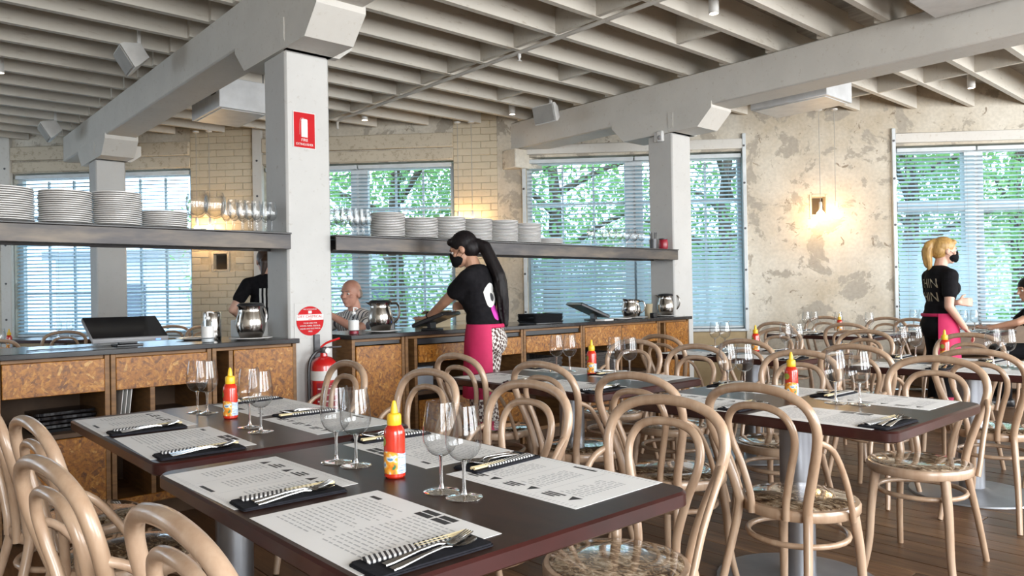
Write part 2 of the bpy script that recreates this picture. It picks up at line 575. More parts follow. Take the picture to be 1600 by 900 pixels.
    def capsule(s, a, b, r0, r1, n=12):
        a, b = Vector(a), Vector(b)
        t = (b - a)
        L = t.length
        t = t.normalized() if L > 1e-6 else Vector((0, 0, 1))
        pts, rad = [], []
        for k in range(5):
            th = PI / 2 * (1 - k / 4)
            pts.append(a - t * r0 * math.sin(th))
            rad.append(max(r0 * math.cos(th), 1e-4))
        for k in range(5):
            th = PI / 2 * k / 4
            pts.append(b + t * r1 * math.sin(th))
            rad.append(max(r1 * math.cos(th), 1e-4))
        u = t.orthogonal().normalized()
        w = t.cross(u)
        vs, fs = [], []
        for p, q in zip(pts, rad):
            for k in range(n):
                an = 2 * PI * k / n
                vs.append(p + (u * math.cos(an) + w * math.sin(an)) * q)
        for i in range(len(pts) - 1):
            for k in range(n):
                k2 = (k + 1) % n
                fs.append((i * n + k, i * n + k2, (i + 1) * n + k2, (i + 1) * n + k))
        fs.append(tuple(range(n))[::-1])
        fs.append(tuple((len(pts) - 1) * n + k for k in range(n)))
        return s.add(vs, fs)

    def prism(s, outline, z0, z1):
        n = len(outline)
        vs = [(x, y, z0) for x, y in outline] + [(x, y, z1) for x, y in outline]
        fs = [tuple(range(n))[::-1], tuple(range(n, 2 * n))]
        fs += [(k, (k + 1) % n, n + (k + 1) % n, n + k) for k in range(n)]
        return s.add(vs, fs)

    def xform(s, mat, start=0):
        s.v[start:] = [tuple(mat @ Vector(p)) for p in s.v[start:]]
        return s

    def mesh(s, name, mats, angle=38):
        me = bpy.data.meshes.new(name)
        me.from_pydata(s.v, [], s.f)
        for m in (mats if isinstance(mats, (list, tuple)) else [mats]):
            me.materials.append(MATS[m])
        if any(s.m):
            me.polygons.foreach_set('material_index', s.m)
        me.shade_smooth()
        me.set_sharp_from_angle(angle=R(angle))
        me.update()
        return me

    def build(s, name, mats, parent=None, loc=(0, 0, 0), rot=(0, 0, 0), angle=38):
        return put(name, s.mesh(name, mats, angle), parent, loc, rot)


def put(name, me, parent=None, loc=(0, 0, 0), rot=(0, 0, 0), scale=(1, 1, 1)):
    o = bpy.data.objects.new(name, me)
    COL.objects.link(o)
    o.parent = parent
    o.location, o.rotation_euler, o.scale = loc, rot, scale
    return o


def tag(o, label=None, cat=None, group=None, kind=None):
    for k, v in (('label', label), ('category', cat), ('group', group), ('kind', kind)):
        if v:
            o[k] = v
    return o


def thing(name, label, cat, loc=(0, 0, 0), rz=0.0, group=None, kind=None):
    return tag(put(name, None, None, loc, (0, 0, rz)), label, cat, group, kind)


def copy_tree(o, parent=None):
    c = o.copy()
    COL.objects.link(c)
    c.parent = parent
    for ch in o.children:
        copy_tree(ch, c)
    return c


def place(proto, used, loc, rz, label, group=None):
    """first call uses the prototype itself, later calls copy it with its parts"""
    o = copy_tree(proto) if used else proto
    used.append(1)
    o.location = loc
    o.rotation_euler = (0, 0, rz)
    o['label'] = label
    if group:
        o['group'] = group
    return o


def smooth_path(pts, k=6, closed=False):
    P = [Vector(p) for p in pts]
    n = len(P)
    out = []
    for i in range(n if closed else n - 1):
        if closed:
            p0, p1, p2, p3 = P[i - 1], P[i], P[(i + 1) % n], P[(i + 2) % n]
        else:
            p0, p1, p2, p3 = P[max(i - 1, 0)], P[i], P[i + 1], P[min(i + 2, n - 1)]
        for j in range(k):
            t = j / k
            out.append(0.5 * ((2 * p1) + (p2 - p0) * t + (2 * p0 - 5 * p1 + 4 * p2 - p3) * t * t + (3 * p1 - p0 - 3 * p2 + p3) * t ** 3))
    if not closed:
        out.append(P[-1])
    return out


def round_rect(x0, x1, y0, y1, r, k=5):
    out = []
    for cx, cy, a0 in ((x1 - r, y1 - r, 0), (x0 + r, y1 - r, 90), (x0 + r, y0 + r, 180), (x1 - r, y0 + r, 270)):
        for j in range(k + 1):
            a = R(a0 + 90 * j / k)
            out.append((cx + r * math.cos(a), cy + r * math.sin(a)))
    return out


def text_mesh(body, size, mat, align='CENTER', extrude=0.0006, sx=1.0):
    cu = bpy.data.curves.new('lettering', 'FONT')
    cu.body = body
    cu.size = size
    cu.align_x = align
    cu.align_y = 'CENTER'
    cu.extrude = extrude
    cu.resolution_u = 3
    t = bpy.data.objects.new('lettering_tmp', cu)
    COL.objects.link(t)
    dg = bpy.context.evaluated_depsgraph_get()
    me = bpy.data.meshes.new_from_object(t.evaluated_get(dg))
    bpy.data.objects.remove(t)
    me.materials.clear()
    me.materials.append(MATS[mat])
    if sx != 1.0:
        for v in me.vertices:
            v.co.x *= sx
    return me

# ------------------------------------------------------------------ the room
FLOOR_POLY = [(-3.3, -3.3), (12.6, -3.3), (12.6, 0.25), (-3.3, 16.8)]
Y_ROOF = 3.60

fl = MB().prism(FLOOR_POLY, -0.12, -0.012).build('floor', 'floor_wood')
tag(fl, kind='structure')
pw = 0.135
plank_meshes = [MB().cbox(-pw / 2 + 0.0015, pw / 2 - 0.0015, -l / 2, l / 2, -0.02, 0, 0.002).mesh('plank', 'floor_wood') for l in (1.6, 2.1)]
x = 1.3
row = 0
while x < 6.8:
    y = -0.2 - (row * 0.77) % 1.9
    while y < 4.35:
        k = (row + int(y * 3)) % 2
        l = (1.6, 2.1)[k]
        put('plank', plank_meshes[k], fl, (x, y + l / 2, random.uniform(-0.001, 0.0008)))
        y += l + 0.003
    x += pw
    row += 1

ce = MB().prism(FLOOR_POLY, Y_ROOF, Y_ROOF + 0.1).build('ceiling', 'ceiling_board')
tag(ce, kind='structure')
Z_J = 3.325
unit_joist = MB().box(0, 1, -0.026, 0.026, Z_J, Y_ROOF).mesh('joist', 'joist_paint')
JY = [2.45 + 0.473 * k for k in range(-11, 27)]


def wall_x(y):
    return (9.242 - 0.6923 * y) / 0.7216


for y in JY:
    if not -3.2 < y < 15.5:
        continue
    xe = min(wall_x(y) - 0.04, 12.5)
    dy = 0.028
    spans = [(-3.2, 2.42, dy), (2.08, 6.52, -dy), (6.15, 12.5, dy)]
    for a, b, d in spans:
        b = min(b, xe)
        if b - a > 0.15:
            put('joist', unit_joist, ce, (a, y + d, 0), (0, 0, 0), (b - a, 1, 1))
unit_block = MB().box(-0.02, 0.02, 0, 1, Z_J + 0.005, Y_ROOF).mesh('blocking', 'joist_paint')
for i in range(len(JY) - 1):
    y = JY[i]
    for bx, off in ((4.34, -0.028), (8.40, 0.028)):
        if 1.0 < y < 9 and bx < wall_x(y + 0.5) - 0.1:
            put('blocking', unit_block, ce, (bx + random.uniform(-0.02, 0.02), y + off + 0.026, 0), (0, 0, 0), (1, 0.421, 1))
for by in (5.0, 5.96, 3.55):
    put('blocking', unit_block, ce, (5.35, JY[min(range(len(JY)), key=lambda k: abs(JY[k] - by))] - 0.002, 0), (0, 0, 0), (1, 0.421, 1))

# outer walls behind and beside the camera, with unseen openings sized for the light they let in


def window_wall(name, axis, pos, thick, lo, hi, openings, z0, z1):
    mb = MB()

    def seg(a, b, c, d):
        if axis == 'y':
            mb.box(a, b, pos - thick, pos, c, d)
        else:
            mb.box(pos - thick, pos, a, b, c, d)
    prev = lo
    for a, b in openings:
        seg(prev, a, 0, Y_ROOF)
        seg(a, b, 0, z0)
        seg(a, b, z1, Y_ROOF)
        prev = b
    seg(prev, hi, 0, Y_ROOF)
    return tag(mb.build(name, 'plain_wall'), kind='structure')


window_wall('wall_back', 'y', -3.2, 0.2, -3.3, 12.6, BACK_OPENINGS, 0.7, 3.25)
window_wall('wall_left', 'x', -3.2, 0.2, -3.2, 16.7, LEFT_OPENINGS, 0.8, 2.9)
tag(MB().box(12.5, 12.7, -3.2, 0.35, 0, Y_ROOF).build('wall_right', 'plain_wall'), kind='structure')

# ------------------------------------------------------------------ the long window wall
W0 = Vector((2.83, 10.4, 0))
WA = math.atan2(-0.7216, 0.6923)
wall = put('wall_front', None, None, W0, (0, 0, WA))
tag(wall, kind='structure')
ZS, ZH = 0.74, 2.87
TH = 0.24
PIERS = [(-8.5, -1.72), (0.70, 1.66), (4.11, 5.02), (7.66, 9.42), (11.30, 14.6)]
WINS = [(-1.72, 0.70), (1.66, 4.11), (5.02, 7.66), (9.42, 11.30)]
for a, b in WINS:
    MB().box(a, b, 0.02, TH, 0, ZS).build('dado_panel', 'dado_ply', wall)
    MB().box(a, b, 0, TH, ZH + 0.02, Y_ROOF).build('lintel_panel', 'old_plaster', wall)
    MB().cbox(a - 0.02, b + 0.02, -0.03, 0.2, ZS - 0.03, ZS, 0.004).build('sill', 'frame_white', wall)
for a, b in (WINS[0], WINS[1]):
    MB().cbox(a, b, -0.05, 0.02, 3.05, 3.23, 0.01).build('timber_lintel', 'weathered_timber', wall)
    MB().cbox(a, b, -0.025, 0.02, 2.90, 3.035, 0.008).build('timber_lintel', 'weathered_timber', wall)
for a, b in WINS[2:]:
    MB().cbox(a, b, -0.03, 0.02, 2.92, 3.04, 0.008).build('timber_lintel', 'white_paint', wall)

# plaster pier with the raw hole of an old outlet; the hole is framed by four pieces of the pier


def pier_with_hole(a, b, h, mat, face=0.0):
    mb = MB()
    if h is None:
        mb.box(a, b, face, TH, 0, Y_ROOF)
    else:
        hx0, hx1, hz0, hz1 = h
        mb.box(a, hx0, face, TH, 0, Y_ROOF)
        mb.box(hx1, b, face, TH, 0, Y_ROOF)
        mb.box(hx0, hx1, face, TH, 0, hz0)
        mb.box(hx0, hx1, face, TH, hz1, Y_ROOF)
        mb.box(hx0, hx1, face + 0.09, TH, hz0, hz1)
    return mb.build('pier', mat, wall)


pier_with_hole(-8.5, -1.72, None, 'old_plaster')
pier_with_hole(0.70, 1.66, (0.99, 1.17, 1.58, 1.78), 'mortar', 0.007)
pier_with_hole(4.11, 4.66, None, 'mortar', 0.007)
pier_with_hole(4.66, 5.02, None, 'old_plaster')
pier_with_hole(7.66, 9.42, (8.45, 8.61, 2.10, 2.31), 'old_plaster')
pier_with_hole(11.30, 14.6, None, 'old_plaster')
# rusty edge plates and back boxes in the two holes
for hx0, hx1, hz0, hz1 in ((0.99, 1.17, 1.58, 1.78), (8.45, 8.61, 2.10, 2.31)):
    mb = MB()
    mb.box(hx0 + 0.01, hx1 - 0.01, 0.07, 0.085, hz0 + 0.01, hz1 - 0.01)
    mb.build('outlet_box', 'hole_dark', wall)
    mb = MB()
    for q in ((hx0 - 0.03, hx0, hz0 - 0.03, hz1 + 0.03), (hx1, hx1 + 0.03, hz0 - 0.03, hz1 + 0.03), (hx0, hx1, hz1, hz1 + 0.035), (hx0, hx1, hz0 - 0.025, hz0)):
        mb.cbox(q[0], q[1], -0.006, 0.02, q[2], q[3], 0.004)
    mb.build('outlet_surround', 'weathered_timber', wall)

# painted bricks on the two brick piers, each its own piece
brick_me = {}


def bricks(a, b, hole=None, z_end=3.45):
    z, r = 0.02, 0
    while z < z_end:
        xx = a - (0.115 if r % 2 else 0.0)
        while xx < b - 0.01:
            x0, x1 = max(xx, a), min(xx + 0.226, b)
            if x1 - x0 > 0.03 and not (hole and x1 > hole[0] - 0.02 and x0 < hole[1] + 0.02 and z + 0.07 > hole[2] - 0.02 and z < hole[3] + 0.02):
                L = round(x1 - x0, 3)
                if L not in brick_me:
                    brick_me[L] = MB().cbox(-L / 2, L / 2, -0.001, 0.02, 0, 0.080, 0.004).mesh('brick', 'cream_brick')
                put('brick', brick_me[L], wall, ((x0 + x1) / 2, random.uniform(-0.002, 0.003), z), (random.uniform(-0.01, 0.01), 0, random.uniform(-0.008, 0.008)))
            xx += 0.232
        z += 0.086
        r += 1


bricks(0.70, 1.535, (0.99, 1.17, 1.58, 1.78))
bricks(4.11, 4.66)
MB().cbox(1.54, 1.66, -0.05, 0.03, 0, 3.45, 0.006).build('edge_board', 'white_paint', wall)
MB().cbox(-1.86, -1.72, -0.05, 0.03, 0, 3.45, 0.006).build('edge_board', 'white_paint', wall)
for t in (4.985, 7.655, 9.40):
    MB().cbox(t - 0.02, t + 0.025, -0.035, 0.03, ZS - 0.02, 3.1, 0.005).build('edge_board', 'frame_white', wall)
bolt_me = MB().lathe([(0.014, 0), (0.012, 0.008), (0.004, 0.010)], 10, cap1=True).mesh('bolt', 'dark_metal')
for t, y in ((1.60, -0.05), (-1.79, -0.05), (4.985, -0.035), (7.655, -0.035), (9.40, -0.035)):
    for z in (0.98, 1.45, 1.95, 2.5, 2.95):
        put('bolt', bolt_me, wall, (t, y, z), (PI / 2, 0, 0))

# windows: frame, centre post, glazing bars and panes
for wi, (a, b) in enumerate(WINS):
    wn = tag(put('window_%d' % (wi + 1), None, None, W0, (0, 0, WA)), kind='structure')
    mid = (a + b) / 2
    mb = MB()
    mb.box(a, a + 0.06, 0.10, 0.17, ZS, ZH)
    mb.box(b - 0.06, b, 0.10, 0.17, ZS, ZH)
    mb.box(a + 0.06, b - 0.06, 0.10, 0.17, ZH - 0.06, ZH)
    mb.box(a + 0.06, b - 0.06, 0.10, 0.17, ZS, ZS + 0.07)
    mb.build('frame', 'frame_white', wn)
    MB().cbox(mid - 0.11, mid + 0.11, 0.08, 0.18, ZS + 0.07, ZH - 0.06, 0.004).build('mullion', 'frame_white', wn)
    if wi == 3:
        MB().cbox(a + 0.06, b - 0.06, 0.085, 0.175, 2.11, 2.24, 0.004).build('transom', 'frame_white', wn)
        rows = [(ZS + 0.07, 2.11), (2.24, ZH - 0.06)]
        ncol = 1
    else:
        zs = [ZS + 0.07 + (ZH - 0.13 - ZS) * k / 4 for k in range(5)]
        rows = [(zs[k] + 0.012, zs[k + 1] - 0.012) for k in range(4)]
        ncol = 3
    for s0, s1 in ((a + 0.06, mid - 0.11), (mid + 0.11, b - 0.06)):
        cw = (s1 - s0) / ncol
        if ncol > 1:
            for k in range(1, ncol):
                MB().box(s0 + k * cw - 0.012, s0 + k * cw + 0.012, 0.12, 0.15, rows[0][0], rows[-1][1]).build('glazing_bar', 'frame_white', wn)
            for k in range(len(rows) - 1):
                MB().box(s0, s1, 0.121, 0.149, rows[k][1], rows[k + 1][0]).build('glazing_bar', 'frame_white', wn)
        for k in range(ncol):
            for z0, z1 in rows:
                x0, x1 = s0 + k * cw + 0.013, s0 + (k + 1) * cw - 0.013
                MB().add([(x0, 0.135, z0), (x1, 0.135, z0), (x1, 0.135, z1), (x0, 0.135, z1)], [(0, 1, 2, 3)]).build('pane', 'window_glass', wn)

# venetian blinds, one per sash
PITCH = 0.0475
blind_words = ['over the window at the far left, left half', 'over the window beside the far brick pier, right half',
               'behind the front post and the man, left half', 'behind the bald man and the waitress, beside the brick pier',
               'behind the plates at the long shelf, left of the far post', 'in the strip between the far post and the plaster wall',
               'behind the blonde waitress, next to the plaster wall', 'behind the seated dark-haired woman at the right edge']
slat_me = {}
bi = 0
for wi, (a, b) in enumerate(WINS):
    mid = (a + b) / 2
    for s0, s1 in ((a + 0.03, mid - 0.008), (mid + 0.008, b - 0.03)):
        L = round(s1 - s0, 3)
        root = thing('venetian_blind', 'white slatted venetian blind ' + blind_words[bi], 'blind', W0, WA, 'venetian blinds on the window wall')
        tilt = (0.50, 0.42, 0.38, 0.38, 0.42, 0.52, 0.58, 0.40)[bi]
        MB().cbox(s0, s1, 0.0, 0.055, ZH - 0.055, ZH - 0.005, 0.004).build('head_rail', 'frame_white', root)
        MB().cbox(s0 + 0.005, s1 - 0.005, 0.005, 0.05, ZS + 0.012, ZS + 0.035, 0.004).build('bottom_rail', 'frame_white', root)
        if L not in slat_me:
            mb = MB()
            w = 0.025
            prof = [(-w, 0), (-w * 0.5, 0.0028), (0, 0.0036), (w * 0.5, 0.0028), (w, 0)]
            vs = [(xx, p, z) for xx in (-L / 2 + 0.006, L / 2 - 0.006) for p, z in prof]
            n = len(prof)
            mb.add(vs, [(k, k + 1, n + k + 1, n + k) for k in range(n - 1)])
            slat_me[L] = mb.mesh('slat', 'slat_skylit', 60)
        nsl = int((ZH - 0.07 - ZS - 0.05) / PITCH)
        for k in range(nsl):
            put('slat', slat_me[L], root, ((s0 + s1) / 2, 0.028, ZS + 0.06 + k * PITCH), ((tilt if bi not in (4, 5, 6) else tilt + 0.5 * max(0, min(1, (1.75 - ZS - k * PITCH) / 0.25))) + random.uniform(-0.03, 0.03), 0, 0))
        for q in (0.12, 0.5, 0.88):
            xx = s0 + L * q
            MB().box(xx - 0.001, xx + 0.001, 0.0025, 0.0035, ZS + 0.03, ZH - 0.05).build('ladder_cord', 'cord_white', root)
        bi += 1

# ------------------------------------------------------------------ posts, beams
CX1, CX2, CY = 2.10, 6.18, 4.50
beam_1 = tag(MB().cbox(2.10, 2.41, -3.2, 11.0, 3.0, Z_J, 0.012).build('beam', 'white_paint'), kind='structure')
beam_2 = tag(MB().cbox(6.18, 6.50, -3.2, 7.30, 2.985, Z_J, 0.012).build('beam', 'white_paint'), kind='structure')


def post(x0, x1, y0, y1, top):
    c = tag(MB().cbox(x0, x1, y0, y1, 0, top, 0.014).build('column', 'column_paint'), kind='structure')
    # bolster under the beam with sloped ends, and a bolted side plate
    L = 0.62
    ym = (y0 + y1) / 2
    pr = [(-L, top + 0.22), (-L, top + 0.16), (-L + 0.16, top + 0.0), (L - 0.16, top + 0.0), (L, top + 0.16), (L, top + 0.22)]
    mb = MB()
    vs = [(x0 - 0.012, ym + a, z) for a, z in pr] + [(x1 + 0.012, ym + a, z) for a, z in pr]
    n = len(pr)
    mb.add(vs, [tuple(range(n))[::-1], tuple(range(n, 2 * n))] + [(k, (k + 1) % n, n + (k + 1) % n, n + k) for k in range(n)])
    mb.build('bolster', 'white_paint', c)
    return c


p1 = post(CX1, 2.41, CY, CY + 0.32, 2.80)
p2 = post(CX2, 6.50, CY, CY + 0.30, 2.80)
p3 = post(2.10, 2.41, 9.35, 9.66, 2.80)
knob = MB().lathe([(0.032, 0), (0.032, 0.02), (0.024, 0.035), (0.008, 0.042)], 12, cap1=True).mesh('bolt_head', 'white_paint')
for p, x0, x1, yy in ((p1, CX1, 2.41, CY), (p2, CX2, 6.50, CY), (p3, 2.10, 2.41, 9.35)):
    # cross bracket plate facing the room along the joists
    mb = MB()
    pr = [(x0 - 0.02, 2.86), (x0 + 0.0, 2.80), (x1 + 0.06, 2.80), (x1 + 0.16, 2.88), (x1 + 0.16, 2.99), (x0 - 0.02, 2.99)]
    n = len(pr)
    mb.add([(a, yy - 0.03, z) for a, z in pr] + [(a, yy + 0.03, z) for a, z in pr],
           [tuple(range(n)), tuple(range(n, 2 * n))[::-1]] + [(k, n + k, n + (k + 1) % n, (k + 1) % n) for k in range(n)])
    mb.build('bracket_plate', 'white_paint', p)
    put('bolt_head', knob, p, (x0 + 0.20, yy - 0.03, 2.93), (PI / 2, 0, 0))
    put('bolt_head', knob, p, (x0 + 0.36, yy - 0.03, 2.91), (PI / 2, 0, 0), (0.5, 0.5, 0.5))
# cracks of the far beam end: packing block on the pier
MB().cbox(6.10, 6.56, 6.75, 7.25, 2.75, 2.985, 0.01).build('bearing_block', 'old_plaster', beam_2)

# ------------------------------------------------------------------ outside
out = tag(MB().box(-20, 60, -25, 60, -0.9, -0.8).build('street', 'pavement'), kind='structure')


def tree(cx, cy, h, rad, n, label):
    root = thing('street_tree', label, 'tree', (cx, cy, -0.8), random.uniform(0, 6), 'trees outside the windows')
    tr = MB()
    tr.tube(smooth_path([(0, 0, 0), (0.1, 0.05, h * 0.3), (0.0, 0.1, h * 0.55), (0.15, 0, h * 0.8)], 4), [0.2 - 0.14 * k / 12 for k in range(13)], 8)
    for k in range(7):
        a = k * 2.4
        z = h * (0.35 + 0.06 * k)
        tr.tube(smooth_path([(0, 0, z), (0.5 * rad * math.cos(a), 0.5 * rad * math.sin(a), z + 0.5), (0.9 * rad * math.cos(a), 0.9 * rad * math.sin(a), z + 0.7)], 3), [0.07, 0.06, 0.05, 0.045, 0.04, 0.03, 0.02], 6)
    tr.build('trunk', 'bark', root)
    rng = np.random.default_rng(int(cx * 100 + cy * 17) % 9999)
    nc = 42
    cl = rng.normal(size=(nc, 3))
    cl /= np.linalg.norm(cl, axis=1)[:, None]
    cl *= rng.uniform(0.35, 1.0, (nc, 1)) * np.array([rad, rad, h * 0.42])
    cl[:, 2] += h * 0.55
    ci = rng.integers(0, nc, n)
    p = cl[ci] + rng.normal(size=(n, 3)) * np.array([0.34, 0.34, 0.30]) * rad / 1.8
    a = rng.normal(size=(n, 3))
    a /= np.linalg.norm(a, axis=1)[:, None]
    b = np.cross(a, rng.normal(size=(n, 3)))
    b /= np.linalg.norm(b, axis=1)[:, None]
    s = rng.uniform(0.035, 0.07, (n, 1))
    vs = np.stack([p - a * s * 1.3, p + b * s * 0.55, p + a * s * 1.3, p - b * s * 0.55], 1).reshape(-1, 3)
    me = bpy.data.meshes.new('crown')
    me.from_pydata(vs.tolist(), [], np.arange(4 * n).reshape(-1, 4).tolist())
    me.materials.append(MATS['leaf_green'])
    tag(put('crown', me, root), kind='stuff')
    return root


def wp(t, off):
    v = W0 + Vector((0.6923, -0.7216, 0)) * t + Vector((0.7216, 0.6923, 0)) * off
    return v.x, v.y


for t, off, h, rad, n, lab in ((-1.2, 7.5, 6.5, 1.9, 4200, 'leafy green street tree seen through the far left blinds'),
                               (2.6, 3.6, 6.2, 2.0, 6000, 'leafy green street tree behind the bald man and the waitress'),
                               (5.3, 4.2, 6.4, 2.0, 6000, 'leafy green tree behind the blind left of the far post'),
                               (8.2, 3.4, 6.0, 1.7, 5000, 'leafy green tree seen through the narrow blind by the plaster wall'),
                               (11.6, 4.6, 6.6, 2.1, 6000, 'yellow-green tree behind the blind over the blonde waitress'),
                               (13.8, 5.4, 6.6, 2.1, 5000, 'green tree behind the blind at the right edge')):
    xx, yy = wp(t, off)
    tree(xx, yy, h, rad, n, lab)
# pale building across the street
bld = thing('building', 'pale rendered building across the street beyond the trees', 'building', (*wp(4.0, 15.0), -0.8), WA)
MB().box(-16, 16, 0, 6, 0, 3.4).build('facade', 'pale_render', bld)
MB().cbox(-16.3, 16.3, -0.3, 6.3, 3.4, 3.7, 0.03).build('roof', 'grey_plastic', bld)
for k in range(10):
    w = MB().box(-0.7, 0.7, -0.05, 0.02, 1.0, 2.5).build('window', 'dark_window', bld, (-13.5 + 3 * k, 0, 0))
    MB().cbox(-0.78, 0.78, -0.09, -0.05, 0.9, 1.0, 0.01).build('sill', 'frame_white', w)

# ------------------------------------------------------------------ bar counters
YF, YB = 4.45, 5.05
panel_cache = {}


def cabinet(name, label, x0, x1, panels, shelves=(0.50,), slots=(), dividers=(), floor_gap=0.12, side=True):
    """open-fronted strand-board unit: panels = (x0, x1, z0, z1) fronts"""
    t = thing(name, label, 'cabinet', ((x0 + x1) / 2, YF, 0), 0, 'strand board bar cabinets')
    c = (x0 + x1) / 2
    e = 0.013
    MB().cbox(x0 - c, x0 - c + 2 * e - 0.001, 0, YB - YF, 0.0, 0.925, 0.002).build('side_panel', 'ply_edge', t)
    MB().cbox(x1 - c - 2 * e + 0.001, x1 - c, 0, YB - YF, 0.0, 0.925, 0.002).build('side_panel', 'ply_edge', t)
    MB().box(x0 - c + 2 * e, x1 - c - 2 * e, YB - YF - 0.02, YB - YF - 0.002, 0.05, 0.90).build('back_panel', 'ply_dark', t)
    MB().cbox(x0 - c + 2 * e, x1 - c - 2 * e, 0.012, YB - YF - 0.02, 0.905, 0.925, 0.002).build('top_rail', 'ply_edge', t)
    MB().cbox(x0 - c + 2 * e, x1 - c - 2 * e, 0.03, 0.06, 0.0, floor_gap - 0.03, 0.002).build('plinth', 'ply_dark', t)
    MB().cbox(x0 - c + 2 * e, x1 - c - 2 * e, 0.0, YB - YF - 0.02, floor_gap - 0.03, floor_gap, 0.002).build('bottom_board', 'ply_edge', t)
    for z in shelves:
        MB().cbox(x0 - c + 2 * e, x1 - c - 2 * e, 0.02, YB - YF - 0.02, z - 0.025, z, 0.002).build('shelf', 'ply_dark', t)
    for d in dividers:
        MB().cbox(d - c - e, d - c + e, 0.002, YB - YF - 0.02, floor_gap, 0.905, 0.002).build('divider', 'ply_edge', t)
    for a, b, z0, z1 in panels:
        MB().cbox(a - c, b - c, -0.004, 0.014, z0, z1, 0.003).build('front_panel', 'strand_board', t)
    for a, b, z0, z1 in slots:
        MB().cbox(a - c, b - c, 0.02, 0.03, z0, z1, 0.001).build('slot_strip', 'black_plastic', t)
    return t


cabinet('bar_cabinet', 'left end strand board bar cabinet with trays on its open shelf', -0.45, 0.53,
        [(-0.42, 0.50, 0.73, 0.905), (-0.42, 0.50, 0.13, 0.50)], (0.525,))
cabinet('bar_cabinet', 'strand board bar cabinet below the left touchscreen with open shelf', 0.54, 1.055,
        [(0.57, 1.03, 0.73, 0.905), (0.57, 1.03, 0.13, 0.50)], (0.525,))
cabinet('bar_cabinet', 'bar cabinet with one strand board flap over an open black compartment', 1.06, 1.595,
        [(1.085, 1.57, 0.73, 0.905), (1.085, 1.57, 0.095, 0.14)], (0.55,), dividers=(1.27,))
cabinet('bar_cabinet', 'bar cabinet with narrow slot and tall door beside the front post', 1.60, 2.125,
        [(1.725, 2.10, 0.13, 0.905)], (0.50,), dividers=(1.71,))
cabinet('bar_cabinet', 'bar cabinet with tall strand board door next to the fire extinguisher', 2.52, 2.94,
        [(2.55, 2.91, 0.13, 0.875)], (0.50,), slots=((2.55, 2.91, 0.88, 0.905),))
cabinet('bar_cabinet', 'bar cabinet behind the waitress with two small strand board flaps', 2.945, 4.075,
        [(3.055, 3.66, 0.73, 0.855), (3.70, 4.05, 0.73, 0.865), (3.055, 4.05, 0.13, 0.46)], (0.52, ), slots=((3.055, 3.66, 0.86, 0.90), (3.70, 4.05, 0.87, 0.90)), dividers=(3.035, 3.68))
cabinet('bar_cabinet', 'bar cabinet under the black trays with wicker basket below the flap', 4.08, 4.775,
        [(4.105, 4.75, 0.73, 0.865)], (0.46,), slots=((4.105, 4.75, 0.87, 0.905),))
cabinet('bar_cabinet', 'bar cabinet with two strand board flaps under the far touchscreen', 4.78, 5.845,
        [(4.805, 5.285, 0.735, 0.905), (5.30, 5.82, 0.735, 0.905), (4.805, 5.82, 0.13, 0.30)], (0.46,), dividers=(5.29,))
cabinet('bar_cabinet', 'far end bar cabinet with slot and tall door beside the far post', 5.85, 6.345,
        [(5.965, 6.32, 0.13, 0.905)], (0.50,), dividers=(5.95,))
tag(MB().cbox(-0.5, 2.135, YF - 0.03, YB + 0.03, 0.926, 0.955, 0.003).build('worktop', 'worktop_black'), 'glossy black worktop of the left bar counter', 'worktop')
tag(MB().cbox(2.50, 6.36, YF - 0.03, YB + 0.03, 0.926, 0.955, 0.003).build('worktop', 'worktop_black'), 'glossy black worktop of the right bar counter', 'worktop')
TOP = 0.955

# shelves hung between the posts


def steel_shelf(label, x0, x1):
    t = thing('steel_shelf', label, 'shelf', ((x0 + x1) / 2, 4.6, 1.52), 0)
    h = (x1 - x0) / 2
    MB().cbox(-h, h, -0.155, -0.145, 0, 0.092, 0.002).build('front_channel', 'shelf_steel', t)
    MB().cbox(-h, h, 0.145, 0.155, 0, 0.092, 0.002).build('back_channel', 'shelf_steel', t)
    MB().box(-h, h, -0.144, -0.11, 0.0, 0.006).build('flange', 'shelf_steel', t)
    MB().cbox(-h - 0.002, h + 0.002, -0.165, 0.165, 0.093, 0.103, 0.002).build('shelf_board', 'shelf_top', t)
    return t


steel_shelf('steel shelf with black top over the left bar counter', -2.0, 2.098)
steel_shelf('steel shelf with black top over the right bar counter', 2.412, 6.176)
SHZ = 1.6235

# ------------------------------------------------------------------ plates on the shelves
plate_me = MB().lathe([(0.001, 0.004), (0.072, 0.004), (0.078, 0.008), (0.105, 0.014), (0.126, 0.0185), (0.1295, 0.0185), (0.1305, 0.0165), (0.1295, 0.0135), (0.124, 0.0125), (0.106, 0.0085), (0.082, 0.0015), (0.078, 0.0), (0.070, 0.0), (0.066, 0.0025), (0.001, 0.0025)], 28).mesh('dinner_plate', 'plate_white', 50)


def nth(k):
    return str(k) + ('th' if 10 < k % 100 < 14 else {1: 'st', 2: 'nd', 3: 'rd'}.get(k % 10, 'th'))


